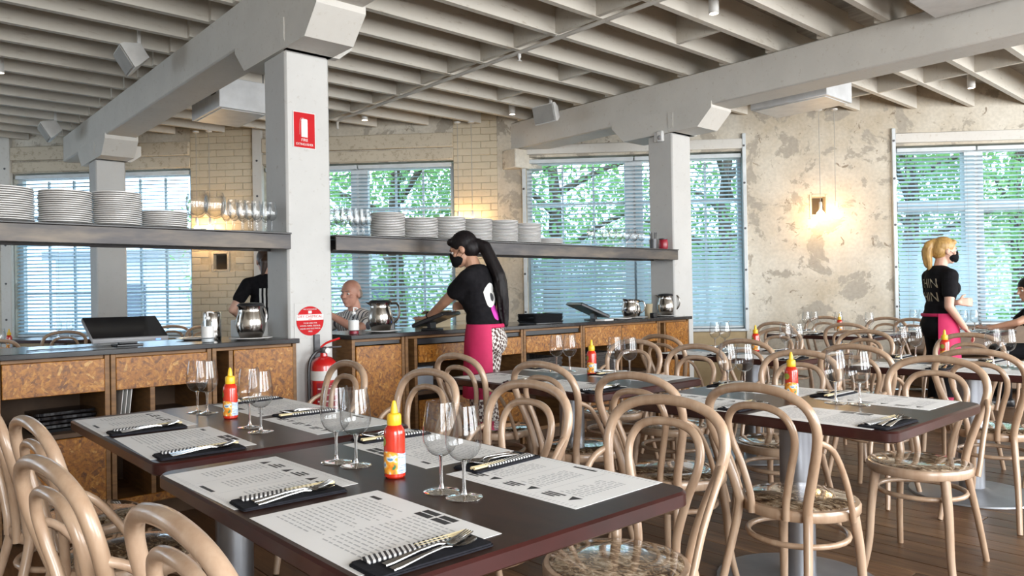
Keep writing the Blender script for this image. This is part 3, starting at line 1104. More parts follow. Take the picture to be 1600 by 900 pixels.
STACKS = [(0.61, 4.60, 15, 1.02, 'stack at the left edge'), (0.885, 4.60, 15, 0.98, 'second stack on the left shelf'), (1.14, 4.60, 16, 0.97, 'third stack on the left shelf'),
          (1.39, 4.60, 8, 0.96, 'low stack on the left shelf'),
          (2.91, 4.60, 15, 0.96, 'first stack on the right shelf'), (3.185, 4.60, 13, 1.06, 'second stack on the right shelf'), (3.46, 4.60, 15, 0.98, 'stack right above the waitress'),
          (3.725, 4.60, 15, 1.0, 'stack just right of the waitress'), (3.995, 4.60, 15, 1.02, 'fifth stack on the right shelf'), (4.26, 4.60, 14, 1.0, 'sixth stack on the right shelf'), (4.525, 4.60, 4, 1.0, 'low stack on the right shelf')]
for sx, sy, n, sc, words_ in STACKS:
    for k in range(n):
        o = put('dinner_plate', plate_me, None, (sx + random.uniform(-0.003, 0.003), sy + random.uniform(-0.003, 0.003), SHZ + k * 0.0115), (0, 0, random.uniform(0, 6)), (sc, sc, 1))
        tag(o, 'white dinner plate, %s in the %s' % ('topmost' if k == n - 1 else ('lowest' if k == 0 else nth(k + 1) + ' from bottom'), words_), 'plate', 'plates in the ' + words_)

# ------------------------------------------------------------------ wine glasses
BOWL = [(0.004, 0.084), (0.018, 0.088), (0.032, 0.100), (0.0405, 0.118), (0.0425, 0.135), (0.0415, 0.155), (0.0385, 0.178), (0.0345, 0.202), (0.0330, 0.213)]

BOWL = [(p_.x, p_.z) for p_ in smooth_path([(r_, 0, z_) for r_, z_ in BOWL], 4)]


def glass_proto(label):
    g = thing('wine_glass', label, 'wine glass')
    mb = MB()
    mb.lathe(BOWL, 40)
    mb.lathe([(0.0330, 0.213), (0.0326, 0.2138), (0.0320, 0.2132), (0.0324, 0.2125)], 28)
    mb.build('bowl', 'wine_glass', g, angle=80)
    MB().lathe([(0.0001, 0.0875), (0.008, 0.087), (0.0065, 0.080), (0.0044, 0.070), (0.0040, 0.045), (0.0043, 0.022), (0.0065, 0.010), (0.0075, 0.0075)], 14).build('stem', 'solid_glass', g, angle=80)
    MB().lathe([(0.0001, 0.008), (0.0075, 0.0075), (0.014, 0.005), (0.030, 0.0025), (0.0425, 0.0018), (0.0432, 0.0009), (0.0425, 0.0), (0.0001, 0.0)], 28).build('foot', 'solid_glass', g, angle=80)
    return g


gproto = glass_proto('wine glass')
gused = []
# small shelf glasses: one mesh each
mb = MB()
mb.lathe(BOWL, 24)
mb.lathe([(0.006, 0.085), (0.004, 0.07), (0.004, 0.02), (0.008, 0.008), (0.036, 0.001)], 16)
shelf_glass = mb.mesh('wine_glass', 'wine_glass', 80)
mb = MB()
mb.lathe([(0.006, 0.085), (0.03, 0.092), (0.055, 0.118), (0.063, 0.15), (0.060, 0.185), (0.050, 0.22), (0.046, 0.232)], 20)
mb.lathe([(0.007, 0.085), (0.0045, 0.07), (0.0045, 0.02), (0.01, 0.008), (0.042, 0.001)], 20)
balloon = mb.mesh('balloon_glass', 'wine_glass', 80)
for k, (gx, gy) in enumerate([(1.555, 4.54), (1.60, 4.67), (1.665, 4.55), (1.71, 4.68)]):
    o = put('balloon_glass', balloon, None, (gx, gy, SHZ))
    tag(o, 'large balloon wine glass on the left shelf, %s from the plates' % nth(k + 1), 'wine glass', 'balloon glasses on the left shelf')
for k in range(14):
    gx, gy = 1.76 + 0.052 * (k // 2) + 0.01 * (k % 2), 4.53 + 0.13 * (k % 2)
    if k >= 12:
        gx, gy = 1.80 + 0.1 * (k - 12), 4.72
    o = put('wine_glass', shelf_glass, None, (gx + random.uniform(-0.008, 0.008), gy, SHZ), (0, 0, 0), (0.72, 0.72, 0.92))
    tag(o, 'small wine glass beside the post on left shelf, %s row, %s from left' % (('back' if k % 2 else 'front') if k < 12 else 'hindmost', nth(k // 2 + 1 if k < 12 else k - 11)), 'wine glass', 'small glasses on the left shelf')
for k in range(18):
    gx, gy = 2.45 + 0.05 * (k // 3) + 0.012 * (k % 3), 4.50 + 0.09 * (k % 3)
    o = put('wine_glass', shelf_glass, None, (gx + random.uniform(-0.006, 0.006), gy, SHZ), (0, 0, 0), (0.62, 0.62, 0.90))
    tag(o, 'wine glass left of the plates on right shelf, %s row, %s from left' % (('front', 'middle', 'back')[k % 3], nth(k // 3 + 1)), 'wine glass', 'glasses at the near end of the right shelf')
for k in range(14):
    gx, gy = 5.10 + 0.10 * (k // 2) + 0.04 * (k % 2), 4.53 + 0.13 * (k % 2)
    if k == 0:
        gx = 5.0
    o = put('wine_glass', shelf_glass, None, (gx + random.uniform(-0.012, 0.012), gy, SHZ), (0, 0, 0), (0.80, 0.80, 0.86))
    tag(o, 'wine glass near the far post on right shelf, %s row, %s from left' % (('front', 'back')[k % 2], nth(k // 2 + 1)), 'wine glass', 'glasses at the far end of the right shelf')
jar = thing('candle_jar', 'dark red ribbed jar at the far end of the right shelf', 'jar', (6.09, 4.56, SHZ))
MB().lathe([(0.001, 0), (0.040, 0), (0.047, 0.02), (0.048, 0.06), (0.044, 0.09), (0.040, 0.10), (0.036, 0.095)], 14).build('body', 'crimson_jar', jar)
MB().lathe([(0.041, 0.10), (0.043, 0.104), (0.043, 0.112), (0.001, 0.116)], 14).build('lid', 'dark_metal', jar)
cu = thing('cutlery_tumbler', 'dark tumbler of cutlery between glasses and red jar', 'tumbler', (5.93, 4.56, SHZ))
MB().lathe([(0.001, 0), (0.034, 0), (0.040, 0.10), (0.037, 0.10), (0.032, 0.006), (0.001, 0.006)], 14).build('cup', 'dark_metal', cu)
for k in range(6):
    a = k * 1.05
    MB().tube([(0.018 * math.cos(a), 0.018 * math.sin(a), 0.01), (0.034 * math.cos(a), 0.034 * math.sin(a), 0.165)], [0.003, 0.004], 6).build('handle', 'black_plastic', cu)

# ------------------------------------------------------------------ tables
TW, TL = 0.87, 1.12


def table_proto():
    t = thing('dining_table', 'table', 'table')
    mb = MB()
    o1 = round_rect(-TW / 2, TW / 2, -TL / 2, TL / 2, 0.045)
    o2 = round_rect(-TW / 2 + 0.006, TW / 2 - 0.006, -TL / 2 + 0.006, TL / 2 - 0.006, 0.042)
    n = len(o1)
    rings = [(o2, 0.712), (o1, 0.717), (o1, 0.744), (o2, 0.75)]
    vs = [(x, y, z) for o, z in rings for x, y in o]
    mb.mi = 1
    mb.add(vs, [(i * n + k, i * n + (k + 1) % n, (i + 1) * n + (k + 1) % n, (i + 1) * n + k) for i in range(3) for k in range(n)] + [tuple(range(n))[::-1]])
    mb.mi = 0
    mb.add([(x, y, 0.75) for x, y in o2], [tuple(range(n))])
    mb.build('tabletop', ['table_top', 'table_edge'], t)
    MB().lathe([(0.068, 0.025), (0.068, 0.70)], 28).build('pedestal', 'pedestal_steel', t)
    MB().lathe([(0.001, 0.712), (0.17, 0.712), (0.17, 0.702), (0.068, 0.698)], 20).build('mounting_plate', 'dark_metal', t)
    MB().lathe([(0.068, 0.04), (0.10, 0.026), (0.30, 0.014), (0.33, 0.010), (0.335, 0.001), (0.001, 0.001)], 40).build('base_plate', 'base_plate', t)
    return t


tproto, tused = table_proto(), []

# ------------------------------------------------------------------ bentwood chairs


def chair_proto():
    t = thing('bentwood_chair', 'chair', 'chair')
    half = [(0.178, -0.290, 0.0), (0.160, -0.235, 0.20), (0.134, -0.180, 0.42), (0.136, -0.182, 0.49), (0.166, -0.200, 0.60), (0.197, -0.228, 0.70), (0.205, -0.247, 0.77), (0.180, -0.262, 0.832), (0.112, -0.272, 0.870)]
    pts = half + [(0, -0.275, 0.884)] + [(-x, y, z) for x, y, z in half[::-1]]
    path = smooth_path(pts, 5)
    n = len(path)
    rad = [0.0125 + 0.0042 * min(1, min(k, n - 1 - k) / 12) for k in range(n)]
    MB().tube(path, rad, 10).build('back_hoop', 'bentwood', t, angle=70)
    half = [(0.066, -0.200, 0.43), (0.070, -0.203, 0.50), (0.097, -0.217, 0.61), (0.122, -0.234, 0.69), (0.124, -0.248, 0.75), (0.098, -0.258, 0.795), (0.055, -0.262, 0.815)]
    pts = half + [(0, -0.263, 0.820)] + [(-x, y, z) for x, y, z in half[::-1]]
    MB().tube(smooth_path(pts, 5), 0.0132, 10).build('inner_hoop', 'bentwood', t, angle=70)
    # seat ring
    prof = [(0.178, 0.424), (0.202, 0.424), (0.207, 0.430), (0.208, 0.452), (0.203, 0.461), (0.190, 0.464), (0.180, 0.460), (0.178, 0.424)]
    mb = MB().lathe(prof, 36)
    mb.v = [(x, y * 1.0 - 0.0, z) for x, y, z in mb.v]
    mb.build('seat_ring', 'bentwood', t)
    MB().lathe([(0.186, 0.450), (0.188, 0.466), (0.170, 0.472), (0.10, 0.474), (0.001, 0.4745)], 36).build('seat_pad', 'seat_pad', t, angle=60)
    for s in (-1, 1):
        MB().tube(smooth_path([(s * 0.135, 0.125, 0.43), (s * 0.150, 0.142, 0.28), (s * 0.158, 0.155, 0.12), (s * 0.175, 0.178, 0.0)], 4), [0.019, 0.019, 0.0185, 0.018, 0.0175, 0.017, 0.0165, 0.016, 0.0155, 0.015, 0.0145, 0.014, 0.0135], 10).build('leg', 'bentwood', t, angle=70)
        MB().tube(smooth_path([(s * 0.203, -0.234, 0.72), (s * 0.222, -0.172, 0.685), (s * 0.222, -0.095, 0.58), (s * 0.219, -0.05, 0.48), (s * 0.215, -0.03, 0.425)], 4), 0.0105, 8).build('hip_brace', 'bentwood', t, angle=70)
    ring = [(0.172 * math.cos(2 * PI * k / 28), 0.172 * math.sin(2 * PI * k / 28) - 0.015, 0.338) for k in range(28)]
    MB().tube(ring, 0.0105, 8, closed=True).build('stretcher_ring', 'bentwood', t, angle=70)
    return t


cproto, cused = chair_proto(), []

# ------------------------------------------------------------------ table ware prototypes


def bottle_proto():
    b = thing('sauce_bottle', 'bottle', 'bottle')
    MB().lathe([(0.001, 0), (0.024, 0), (0.0275, 0.004), (0.0275, 0.112), (0.026, 0.122), (0.020, 0.132), (0.016, 0.137), (0.001, 0.137)], 24).build('body', 'sauce_red', b)
    mb = MB()
    n = 24
    vs = []
    for z in (0.012, 0.066):
        for k in range(n):
            a = 2 * PI * k / n
            w = 0.004 * math.sin(2 * a) if z > 0.05 else 0
            vs.append((0.0281 * math.cos(a), 0.0281 * math.sin(a), z + w))
    mb.add(vs, [(k, (k + 1) % n, n + (k + 1) % n, n + k) for k in range(n)])
    mb.build('label', 'sauce_label', b)
    MB().lathe([(0.018, 0.134), (0.0185, 0.136), (0.0185, 0.158), (0.016, 0.163), (0.0095, 0.165), (0.0085, 0.176), (0.006, 0.190), (0.0035, 0.196), (0.0005, 0.197)], 18).build('cap', 'cap_yellow', b)
    mb = MB()
    vs, fs = [(-0.0282, 0, 0.094)], []
    for k in range(16):
        a = 2 * PI * k / 16
        th = 0.0135 * math.cos(a) / 0.0278
        vs.append((-0.0282 * math.cos(th), 0.0282 * math.sin(th), 0.094 + 0.0135 * math.sin(a)))
    mb.add(vs, [(0, 1 + k, 1 + (k + 1) % 16) for k in range(16)])
    mb.build('seal', 'seal_green', b)
    return b


bproto, bused = bottle_proto(), []


def strip(mb, path, widths, th):
    """bent metal strip along x: path (x, z), half widths"""
    vs = []
    for (px, pz), w in zip(path, widths):
        vs += [(px, -w, pz), (px, w, pz), (px, w * 0.9, pz + th), (px, -w * 0.9, pz + th)]
    n = len(path)
    fs = [(3, 2, 1, 0), (4 * n - 4, 4 * n - 3, 4 * n - 2, 4 * n - 1)]
    for i in range(n - 1):
        for k in range(4):
            fs.append((i * 4 + k, i * 4 + (k + 1) % 4, i * 4 + 4 + (k + 1) % 4, i * 4 + 4 + k))
    mb.add(vs, fs)


def spoon_mesh():
    mb = MB()
    strip(mb, [(-0.095, 0.002), (-0.08, 0.003), (-0.02, 0.008), (0.02, 0.010), (0.038, 0.007)], [0.008, 0.009, 0.0045, 0.0035, 0.005], 0.002)
    vs, fs = [], []
    for i in range(7):
        for k in range(16):
            a = 2 * PI * k / 16
            r = i / 6
            w = 0.021 * (1 - 0.16 * math.cos(a))
            vs.append((0.068 + 0.033 * r * math.cos(a), w * r * math.sin(a), 0.0015 + 0.008 * r * r))
    for i in range(6):
        for k in range(16):
            k2 = (k + 1) % 16
            fs.append((i * 16 + k, i * 16 + k2, (i + 1) * 16 + k2, (i + 1) * 16 + k))
    mb.add(vs, fs)
    return mb.mesh('spoon', 'cutlery_steel', 60)


def fork_mesh():
    mb = MB()
    strip(mb, [(-0.095, 0.002), (-0.08, 0.003), (-0.02, 0.008), (0.025, 0.009), (0.038, 0.006), (0.052, 0.004), (0.060, 0.005)], [0.008, 0.009, 0.0045, 0.0035, 0.009, 0.0115, 0.0115], 0.002)
    for k in range(4):
        c = -0.0096 + 0.0064 * k
        s0 = len(mb.v)
        strip(mb, [(0.060, 0.005), (0.08, 0.009), (0.10, 0.015)], [0.0021, 0.0019, 0.0012], 0.0016)
        mb.v[s0:] = [(x, y + c, z) for x, y, z in mb.v[s0:]]
    return mb.mesh('fork', 'cutlery_steel', 60)


spoon_me, fork_me = spoon_mesh(), fork_mesh()


def napkin_mesh():
    mb = MB()
    mb.prism(round_rect(-0.125, 0.125, -0.05, 0.05, 0.008, 3), 0, 0.003)
    mb.prism(round_rect(-0.122, 0.123, -0.047, 0.048, 0.008, 3), 0.003, 0.006)
    return mb.mesh('napkin', 'napkin_black')


napkin_me = napkin_mesh()


def chopstick_proto():
    t = thing('chopstick_packet', 'chopsticks', 'chopsticks')
    MB().cbox(-0.105, 0.075, -0.016, 0.016, 0, 0.006, 0.0025).build('paper_sleeve', 'striped_sleeve', t)
    for s in (-1, 1):
        MB().tube([(0.0, s * 0.005, 0.0035), (0.122, s * 0.006, 0.004)], [0.003, 0.0038], 6).build('chopstick', 'chopstick_wood', t)
    return t


chproto, chused = chopstick_proto(), []

# placemats: 0.315 x 0.455, diner at -x, text lines along y
MX, MY = 0.315, 0.455


def paper_mesh():
    return MB().cbox(-MX / 2, MX / 2, -MY / 2, MY / 2, 0, 0.0008, 0.0002).mesh('sheet', 'paper')


sheet_me = paper_mesh()


def q(mb, x0, x1, y0, y1, z=0.0010):
    mb.add([(x0, y0, z), (x1, y0, z), (x1, y1, z), (x0, y1, z)], [(0, 1, 2, 3)])


def words_block(mb, rng, x0, x1, y0, y1, pitch=0.0115, h=0.0042):
    """lines of print: each line runs along -y, lines stack towards -x (the diner)"""
    xx = x1
    while xx - h > x0:
        yy = y1
        end = y0 + rng.uniform(0, 0.35) * (y1 - y0)
        while yy > end:
            w = rng.uniform(0.008, 0.024)
            q(mb, xx - h, xx, max(yy - w, y0), yy)
            yy -= w + 0.005
        xx -= pitch


def print_grid():
    rng = random.Random(3)
    g, k = MB(), MB()
    third = MY / 3
    for j in range(3):
        y1 = MY / 2 - 0.03 - j * 0.135
        words_block(g, rng, -0.09, 0.075, y1 - 0.095, y1 - 0.02, 0.0125)
        k.add([(0.088, y1 - 0.01, 0.001), (0.118, y1 - 0.028, 0.001), (0.088, y1 - 0.042, 0.001)], [(2, 1, 0)])
        for a in range(3):
            q(k, 0.090 + 0.011 * a, 0.097 + 0.011 * a, y1 - 0.115, y1 - 0.058 - 0.008 * a)
        q(g, -MX / 2 + 0.03, MX / 2 - 0.03, y1 - 0.126, y1 - 0.1248)
    for s in (-1, 1):
        for a in range(34):
            yy = -MY / 2 + 0.012 + a * 0.0130
            q(g, s * (MX / 2 - 0.014) - 0.006, s * (MX / 2 - 0.014) + 0.006, yy, yy + 0.0022)
    q(k, -0.135, -0.125, -0.04, 0.04)
    return g.mesh('print', 'ink_grey'), k.mesh('heading', 'ink')


def print_list():
    rng = random.Random(5)
    g, k = MB(), MB()
    for x0, x1 in ((-0.115, 0.0), (0.01, 0.10)):
        for j in range(2):
            y1 = MY / 2 - 0.03 - j * 0.205
            words_block(g, rng, x0, x1, y1 - 0.185, y1, 0.0135)
    # black heading panel
    for j in range(2):
        yc = -0.02 - j * 0.06
        for a in range(2):
            q(k, 0.110 + 0.021 * a, 0.127 + 0.021 * a, yc - 0.026, yc + 0.026)
    q(k, 0.112, 0.124, 0.15, 0.19)
    return g.mesh('print', 'ink_grey'), k.mesh('heading', 'ink')


prints = [print_list(), print_grid()]


def mat_proto(kind):
    t = thing('placemat', 'placemat', 'placemat')
    put('sheet', sheet_me, t)
    put('print', prints[kind][0], t)['kind'] = 'stuff'
    put('heading', prints[kind][1], t)['kind'] = 'stuff'
    return t


mproto, mused = [mat_proto(0), mat_proto(1)], [[], []]

# ------------------------------------------------------------------ set the tables
TABLES = {
    'nearest table': (1.055, 1.60, 0.0), 'left counter table': (1.085, 2.815, 0.0),
    'middle table': (2.96, 2.85, 0.0), 'right front table': (2.935, 1.54, 0.0),
    'far wall table': (7.55, 3.52, 0.0), 'second row middle table': (4.95, 2.93, 0.0), 'right edge table': (4.92, 1.50, 0.0),
    'blonde waitress table': (8.55, 2.85, 0.0)}
TABLE_WORDS = {'nearest table': 'closest to the camera, with two placemats in full view', 'left counter table': 'between the nearest table and the left bar counter',
               'middle table': 'before the waitress, behind the large middle chair', 'right front table': 'in the right front with the mottled seats around it',
               'far wall table': 'under the hanging bulbs before the plaster wall', 'second row middle table': 'behind the right front table, before the far post', 'right edge table': 'cut by the right edge behind the right front table',
               'blonde waitress table': 'beyond the blonde waitress under the right window'}
SEATS = [('near', -1, -1), ('left', -1, 1), ('far', 1, 1), ('right', 1, -1)]


def set_table(name, x, y, rz, glasses, bottle=True, kinds=(0, 1, 0, 1), jig=0.03):
    rng = random.Random(name)
    o = place(tproto, tused, (x, y, 0), rz, 'dark brown pedestal table ' + TABLE_WORDS[name], 'dark pedestal tables')
    Z = 0.7502
    for k, (word, sx, sy) in enumerate(SEATS):
        r = (0 if sx < 0 else PI) + rng.uniform(-jig, jig)
        cx, cy = x + sx * (0.265 + rng.uniform(-0.005, 0.005)), y + (-0.255 if sy < 0 else 0.285) + rng.uniform(-0.008, 0.008)
        kd = kinds[k]
        place(mproto[kd], mused[kd], (cx, cy, Z), r, 'white printed paper placemat, %s seat of the %s' % (word, name), 'paper placemats')
        # napkin lies on the diner's right-hand end of the sheet
        nx, ny = x + sx * 0.285, cy + sx * (MY / 2 - 0.005)
        nr = r + rng.uniform(-0.08, 0.08)
        nz = Z + 0.0012
        tag(put('napkin', napkin_me, None, (nx, ny, nz), (0, 0, nr)), 'folded black napkin, %s seat of the %s' % (word, name), 'napkin', 'black napkins')
        d = Vector((math.cos(nr), math.sin(nr), 0))
        e = Vector((-math.sin(nr), math.cos(nr), 0))
        b = Vector((nx, ny, nz + 0.0062))
        place(chproto, chused, b + d * 0.0 + e * 0.026, nr, 'striped chopstick packet, %s seat of the %s' % (word, name), 'chopstick packets')
        tag(put('fork', fork_me, None, b - e * 0.006 + d * 0.005, (0, 0, nr + 0.06)), 'steel fork on the napkin, %s seat of the %s' % (word, name), 'fork', 'forks')
        tag(put('spoon', spoon_me, None, b - e * 0.030 + d * 0.003, (0, 0, nr + 0.10)), 'steel spoon on the napkin, %s seat of the %s' % (word, name), 'spoon', 'spoons')
    for word, gx, gy in glasses:
        place(gproto, gused, (x + gx, y + gy, Z), rng.uniform(0, 6), 'clear stemmed wine glass, %s on the %s' % (word, name), 'wine glasses on the tables')
    if bottle:
        bx, by = bottle
        place(bproto, bused, (x + bx, y + by, Z), -0.25 + rng.uniform(-0.15, 0.15), 'red chilli sauce bottle with yellow cap on the ' + name, 'chilli sauce bottles')


PAIR = [('left one of the back pair', -0.025, 0.315), ('right one of the back pair', -0.008, 0.235), ('left one of the front pair', 0.0, -0.15), ('right one of the front pair', 0.005, -0.232)]


def pairs(a, b, c, d):
    return [(w, *p) for (w, _, _), p in zip(PAIR, (a, b, c, d))]


T = list(TABLES.items())
set_table(T[0][0], *T[0][1], PAIR, (0.0, 0.052))
set_table(T[1][0], *T[1][1], pairs((-0.01, 0.35), (0.01, 0.295), (0.0, -0.16), (-0.01, -0.28)), (0.03, 0.10))
set_table(T[2][0], *T[2][1], pairs((0.20, 0.31), (0.24, 0.24), (0.25, -0.10), (0.27, -0.19)), (0.19, 0.02))
set_table(T[3][0], *T[3][1], pairs((0.16, 0.42), (0.19, 0.35), (0.06, -0.14), (0.085, -0.225)), (0.08, 0.06))
set_table(T[4][0], *T[4][1], pairs((0.10, 0.36), (0.16, 0.30), (0.12, 0.02), (0.10, -0.30)), (0.10, 0.0), jig=0.02)
set_table(T[5][0], *T[5][1], pairs((0.14, 0.40), (0.17, 0.33), (0.12, -0.20), (0.16, -0.27)), (0.14, 0.05))
set_table(T[6][0], *T[6][1], pairs((0.10, 0.42), (0.15, 0.35), (0.08, -0.10), (0.06, -0.18)), (0.15, 0.18))
set_table(T[7][0], *T[7][1], pairs((0.05, 0.30), (0.08, 0.22), (0.0, -0.20), (0.06, -0.28)), None, jig=0.02)

# chairs: seat centre x, y, facing angle (0 = facing +y), words


def chair(x, y, face, label):
    """(x, y) is the middle of the top of the back; face is the direction the sitter looks"""
    f = Vector((math.cos(face), math.sin(face)))
    place(cproto, cused, (x + f.x * 0.272, y + f.y * 0.272, 0), face - PI / 2, label, 'bentwood cafe chairs')


E0, W_ = 0.0, PI
CH = [
    (0.365, 1.21, E0 + 0.06, 'pale bentwood chair at the bottom left, back towards the camera, near seat of nearest table'),
    (0.30, 1.80, E0 + 0.12, 'pale bentwood chair cut by the left edge, left seat of nearest table'),
    (0.375, 2.46, E0 + 0.08, 'pale bentwood chair by the left edge, near seat of table beside left counter'),
    (0.335, 2.98, E0 + 0.04, 'pale bentwood chair at the left edge, left seat of table beside left counter'),
    (1.877, 1.40, W_ + 0.06, 'large pale bentwood chair in the middle, right seat of nearest table'),
    (1.874, 2.01, W_ + 0.03, 'bentwood chair behind the front glasses, far seat of nearest table'),
    (1.885, 2.66, W_ + 0.02, 'bentwood chair behind the front glass pair, right seat of table beside left counter'),
    (1.86, 3.32, W_ - 0.05, 'bentwood chair before the fire extinguisher, far seat of table beside left counter'),
    (2.47, 3.24, E0 + 0.0, 'bentwood chair in front of the waitress in pink apron'),
    (2.42, 2.53, E0 + 0.02, 'bentwood chair with back to the camera at the steel pedestal, near seat of middle table'),
    (2.33, 1.90, E0 + 0.02, 'bentwood chair behind the large middle chair, left seat of right front table'),
    (2.31, 1.36, E0 - 0.04, 'pale bentwood chair with mottled seat in front, near seat of right front table'),
    (3.73, 1.27, W_ + 0.05, 'bentwood chair with glossy mottled seat facing left, right seat of right front table'),
    (3.72, 1.92, W_ + 0.05, 'bentwood chair behind the right front wine glasses, far seat of right front table'),
    (3.76, 2.58, W_ + 0.0, 'bentwood chair behind the left glass pair of right front table'),
    (3.92, 3.18, W_ + 0.1, 'bentwood chair behind the middle table glasses, before the far bar cabinets'),
    (4.27, 1.27, E0 + 0.0, 'tan bentwood chair with back to the camera at the right edge, second row'),
    (4.25, 1.88, E0 + 0.0, 'tan bentwood chair behind the right front wine glasses, second row'),
    (4.33, 2.62, E0 + 0.0, 'tan bentwood chair before the second row middle table, right one'),
    (4.45, 3.38, E0 - 0.06, 'tan bentwood chair before the end of the bar, second row'),
    (5.66, 1.72, W_ + 0.0, 'pale bentwood chair behind the sauce bottle at the right edge table'),
    (5.70, 1.15, W_ + 0.0, 'pale bentwood chair at the right picture edge, second row'),
    (5.75, 2.45, W_ + 0.0, 'tan bentwood chair before the plaster wall, right seat of second row middle table'),
    (5.75, 3.15, W_ + 0.0, 'tan bentwood chair before the plaster wall, far seat of second row middle table'),
    (6.72, 3.72, E0 + 0.0, 'tan bentwood chair near the plaster wall window, left seat of far table'),
    (6.75, 3.05, E0 + 0.0, 'tan bentwood chair under the bulbs, near seat of far table'),
    (8.22, 3.95, W_ + 0.1, 'tan bentwood chair against the plaster wall left of the far table glasses'),
    (8.22, 3.28, W_ + 0.0, 'tan bentwood chair against the plaster wall, right seat of far table'),
    (8.02, 2.95, E0 - 0.2, 'bentwood chair turned beside the banquette behind the blonde waitress'),
    (8.93, 1.90, PI * 0.66, 'tan bentwood chair of the seated dark-haired woman at right edge'),
    (2.95, 9.55, -PI / 2 - 0.4, 'dark bentwood chair behind the bar under the brick pier, left one'),
    (3.10, 8.95, -PI / 2 + 0.2, 'dark bentwood chair behind the bar under the brick pier, right one'),
    (1.75, 9.2, PI / 2, 'bentwood chair behind the left bar counter by the far post'),
    (0.95, 7.75, PI / 2 + 0.3, 'bentwood chair behind the left bar counter near the left edge'),
]
for c in CH:
    chair(*c)

# two more tables far behind the left counter
for nm, x, y in (('far left table under the window', 2.0, 10.75), ('table behind the left bar counter', 0.95, 8.6)):
    place(tproto, tused, (x, y, 0), 0.7 if x > 1.5 else 0, 'dark brown pedestal table, ' + nm, 'dark pedestal tables')
for k, (x, y) in enumerate(((2.02, 11.0), (2.12, 10.85))):
    place(gproto, gused, (x, y, 0.7502), 0, 'wine glass against the bright far left blind, %s one' % ('left', 'right')[k], 'wine glasses on the tables')
for k, (x, y) in enumerate(((0.62, 8.25), (0.74, 8.2), (0.9, 8.3), (1.05, 8.25), (0.8, 8.7), (1.1, 8.6))):
    o = place(gproto, gused, (x, y, 0.7502), 0, 'wine glass on the table behind the left counter, %s from left' % nth(k + 1), 'glasses behind the left counter')
place(bproto, bused, (0.66, 8.55, 0.7502), 0, 'chilli sauce bottle on the table behind the left bar counter', 'chilli sauce bottles')
place(bproto, bused, (1.2, 8.85, 0.7502), 0, 'chilli sauce bottle at the back of the table behind left counter', 'chilli sauce bottles')

# banquette under the right window
bq = thing('banquette', 'dark brown wooden banquette under the right window', 'bench', W0, WA)
MB().cbox(9.5, 12.2, -0.55, -0.10, 0.06, 0.42, 0.01).build('seat_box', 'banquette_wood', bq)
MB().cbox(9.5, 12.2, -0.10, -0.04, 0.06, 0.74, 0.01).build('backrest', 'banquette_wood', bq)
MB().cbox(9.5, 12.2, -0.56, -0.105, 0.425, 0.48, 0.02).build('seat_cushion', 'ply_dark', bq)

# ------------------------------------------------------------------ ceiling fittings
for k, (t, words_) in enumerate(((0.86, 'left of two before the far brick pier'), (1.03, 'right of two before the far brick pier'), (4.19, 'left of two at the middle brick pier'),
                                 (4.36, 'right of two at the middle brick pier'), (8.50, 'left of two before the plaster wall'), (8.675, 'right of two before the plaster wall'))):
    px, py = wp(t, -0.16)
    p = thing('pendant_lamp', 'bare globe bulb pendant on a long cord, ' + words_, 'lamp', (px, py, 2.08), 0, 'bare bulb pendants')
    MB().tube([(0, 0, 0.15), (0, 0, 1.25)], 0.004, 6).build('cord', 'cord_white', p)
    MB().lathe([(0.001, 1.246), (0.04, 1.246), (0.04, 1.23), (0.006, 1.22)], 12).build('ceiling_rose', 'white_plastic', p)
    MB().lathe([(0.004, 0.155), (0.017, 0.148), (0.019, 0.10), (0.019, 0.062), (0.015, 0.055)], 14).build('socket', 'white_plastic', p)
    MB().lathe([(0.013, 0.058), (0.018, 0.046), (0.036, 0.032), (0.047, 0.008), (0.047, -0.008), (0.040, -0.028), (0.024, -0.043), (0.001, -0.048)], 18).build('bulb', 'bulb_glow', p, angle=80)

for (x, y), words_ in (((4.91, 3.17), 'over the middle table near the top edge'), ((5.82, 6.48), 'beside the wall speaker over the pier'), ((4.62, 7.77), 'over the far brick pier'), ((8.90, 2.64), 'on the right before the plaster wall'), ((1.06, 8.15), 'at the left picture edge')):
    d = thing('downlight', 'white cylinder ceiling spotlight ' + words_, 'spotlight', (x, y, 3.30), 0, 'cylinder ceiling spotlights')
    MB().lathe([(0.034, 0.0), (0.038, 0.002), (0.038, 0.15), (0.015, 0.155), (0.015, 0.31), (0.001, 0.31)], 18).build('housing', 'white_plastic', d)
    MB().lathe([(0.001, 0.004), (0.034, 0.004)], 18).build('lamp_face', 'downlight_glow', d)


def speaker(x, y, z, rz, tilt, label):
    s = thing('ceiling_speaker', label, 'speaker', (x, y, z), rz, 'white ceiling speakers')
    rt = Matrix.Rotation(tilt, 4, 'X')
    mb = MB()
    f = [(-0.16, 0, -0.10), (0.16, 0, -0.10), (0.16, 0, 0.10), (-0.16, 0, 0.10)]
    b = [(-0.07, 0.17, -0.06), (0.07, 0.17, -0.06), (0.07, 0.17, 0.06), (-0.07, 0.17, 0.06)]
    m_ = [(-0.16, 0.03, -0.10), (0.16, 0.03, -0.10), (0.16, 0.03, 0.10), (-0.16, 0.03, 0.10)]
    mb.add(f + m_ + b, [(0, 1, 2, 3)] + [(4 * i + (k + 1) % 4, 4 * i + k, 4 * i + 4 + k, 4 * i + 4 + (k + 1) % 4) for i in range(2) for k in range(4)] + [(11, 10, 9, 8)])
    mb.xform(rt).build('cabinet', 'white_plastic', s)
    MB().cbox(-0.15, 0.15, -0.012, -0.001, -0.09, 0.09, 0.004).xform(rt).build('grille', 'speaker_grille', s)
    MB().box(-0.012, 0.012, 0.10, 0.125, 0.0, 0.34).build('bracket', 'white_plastic', s)
    return s


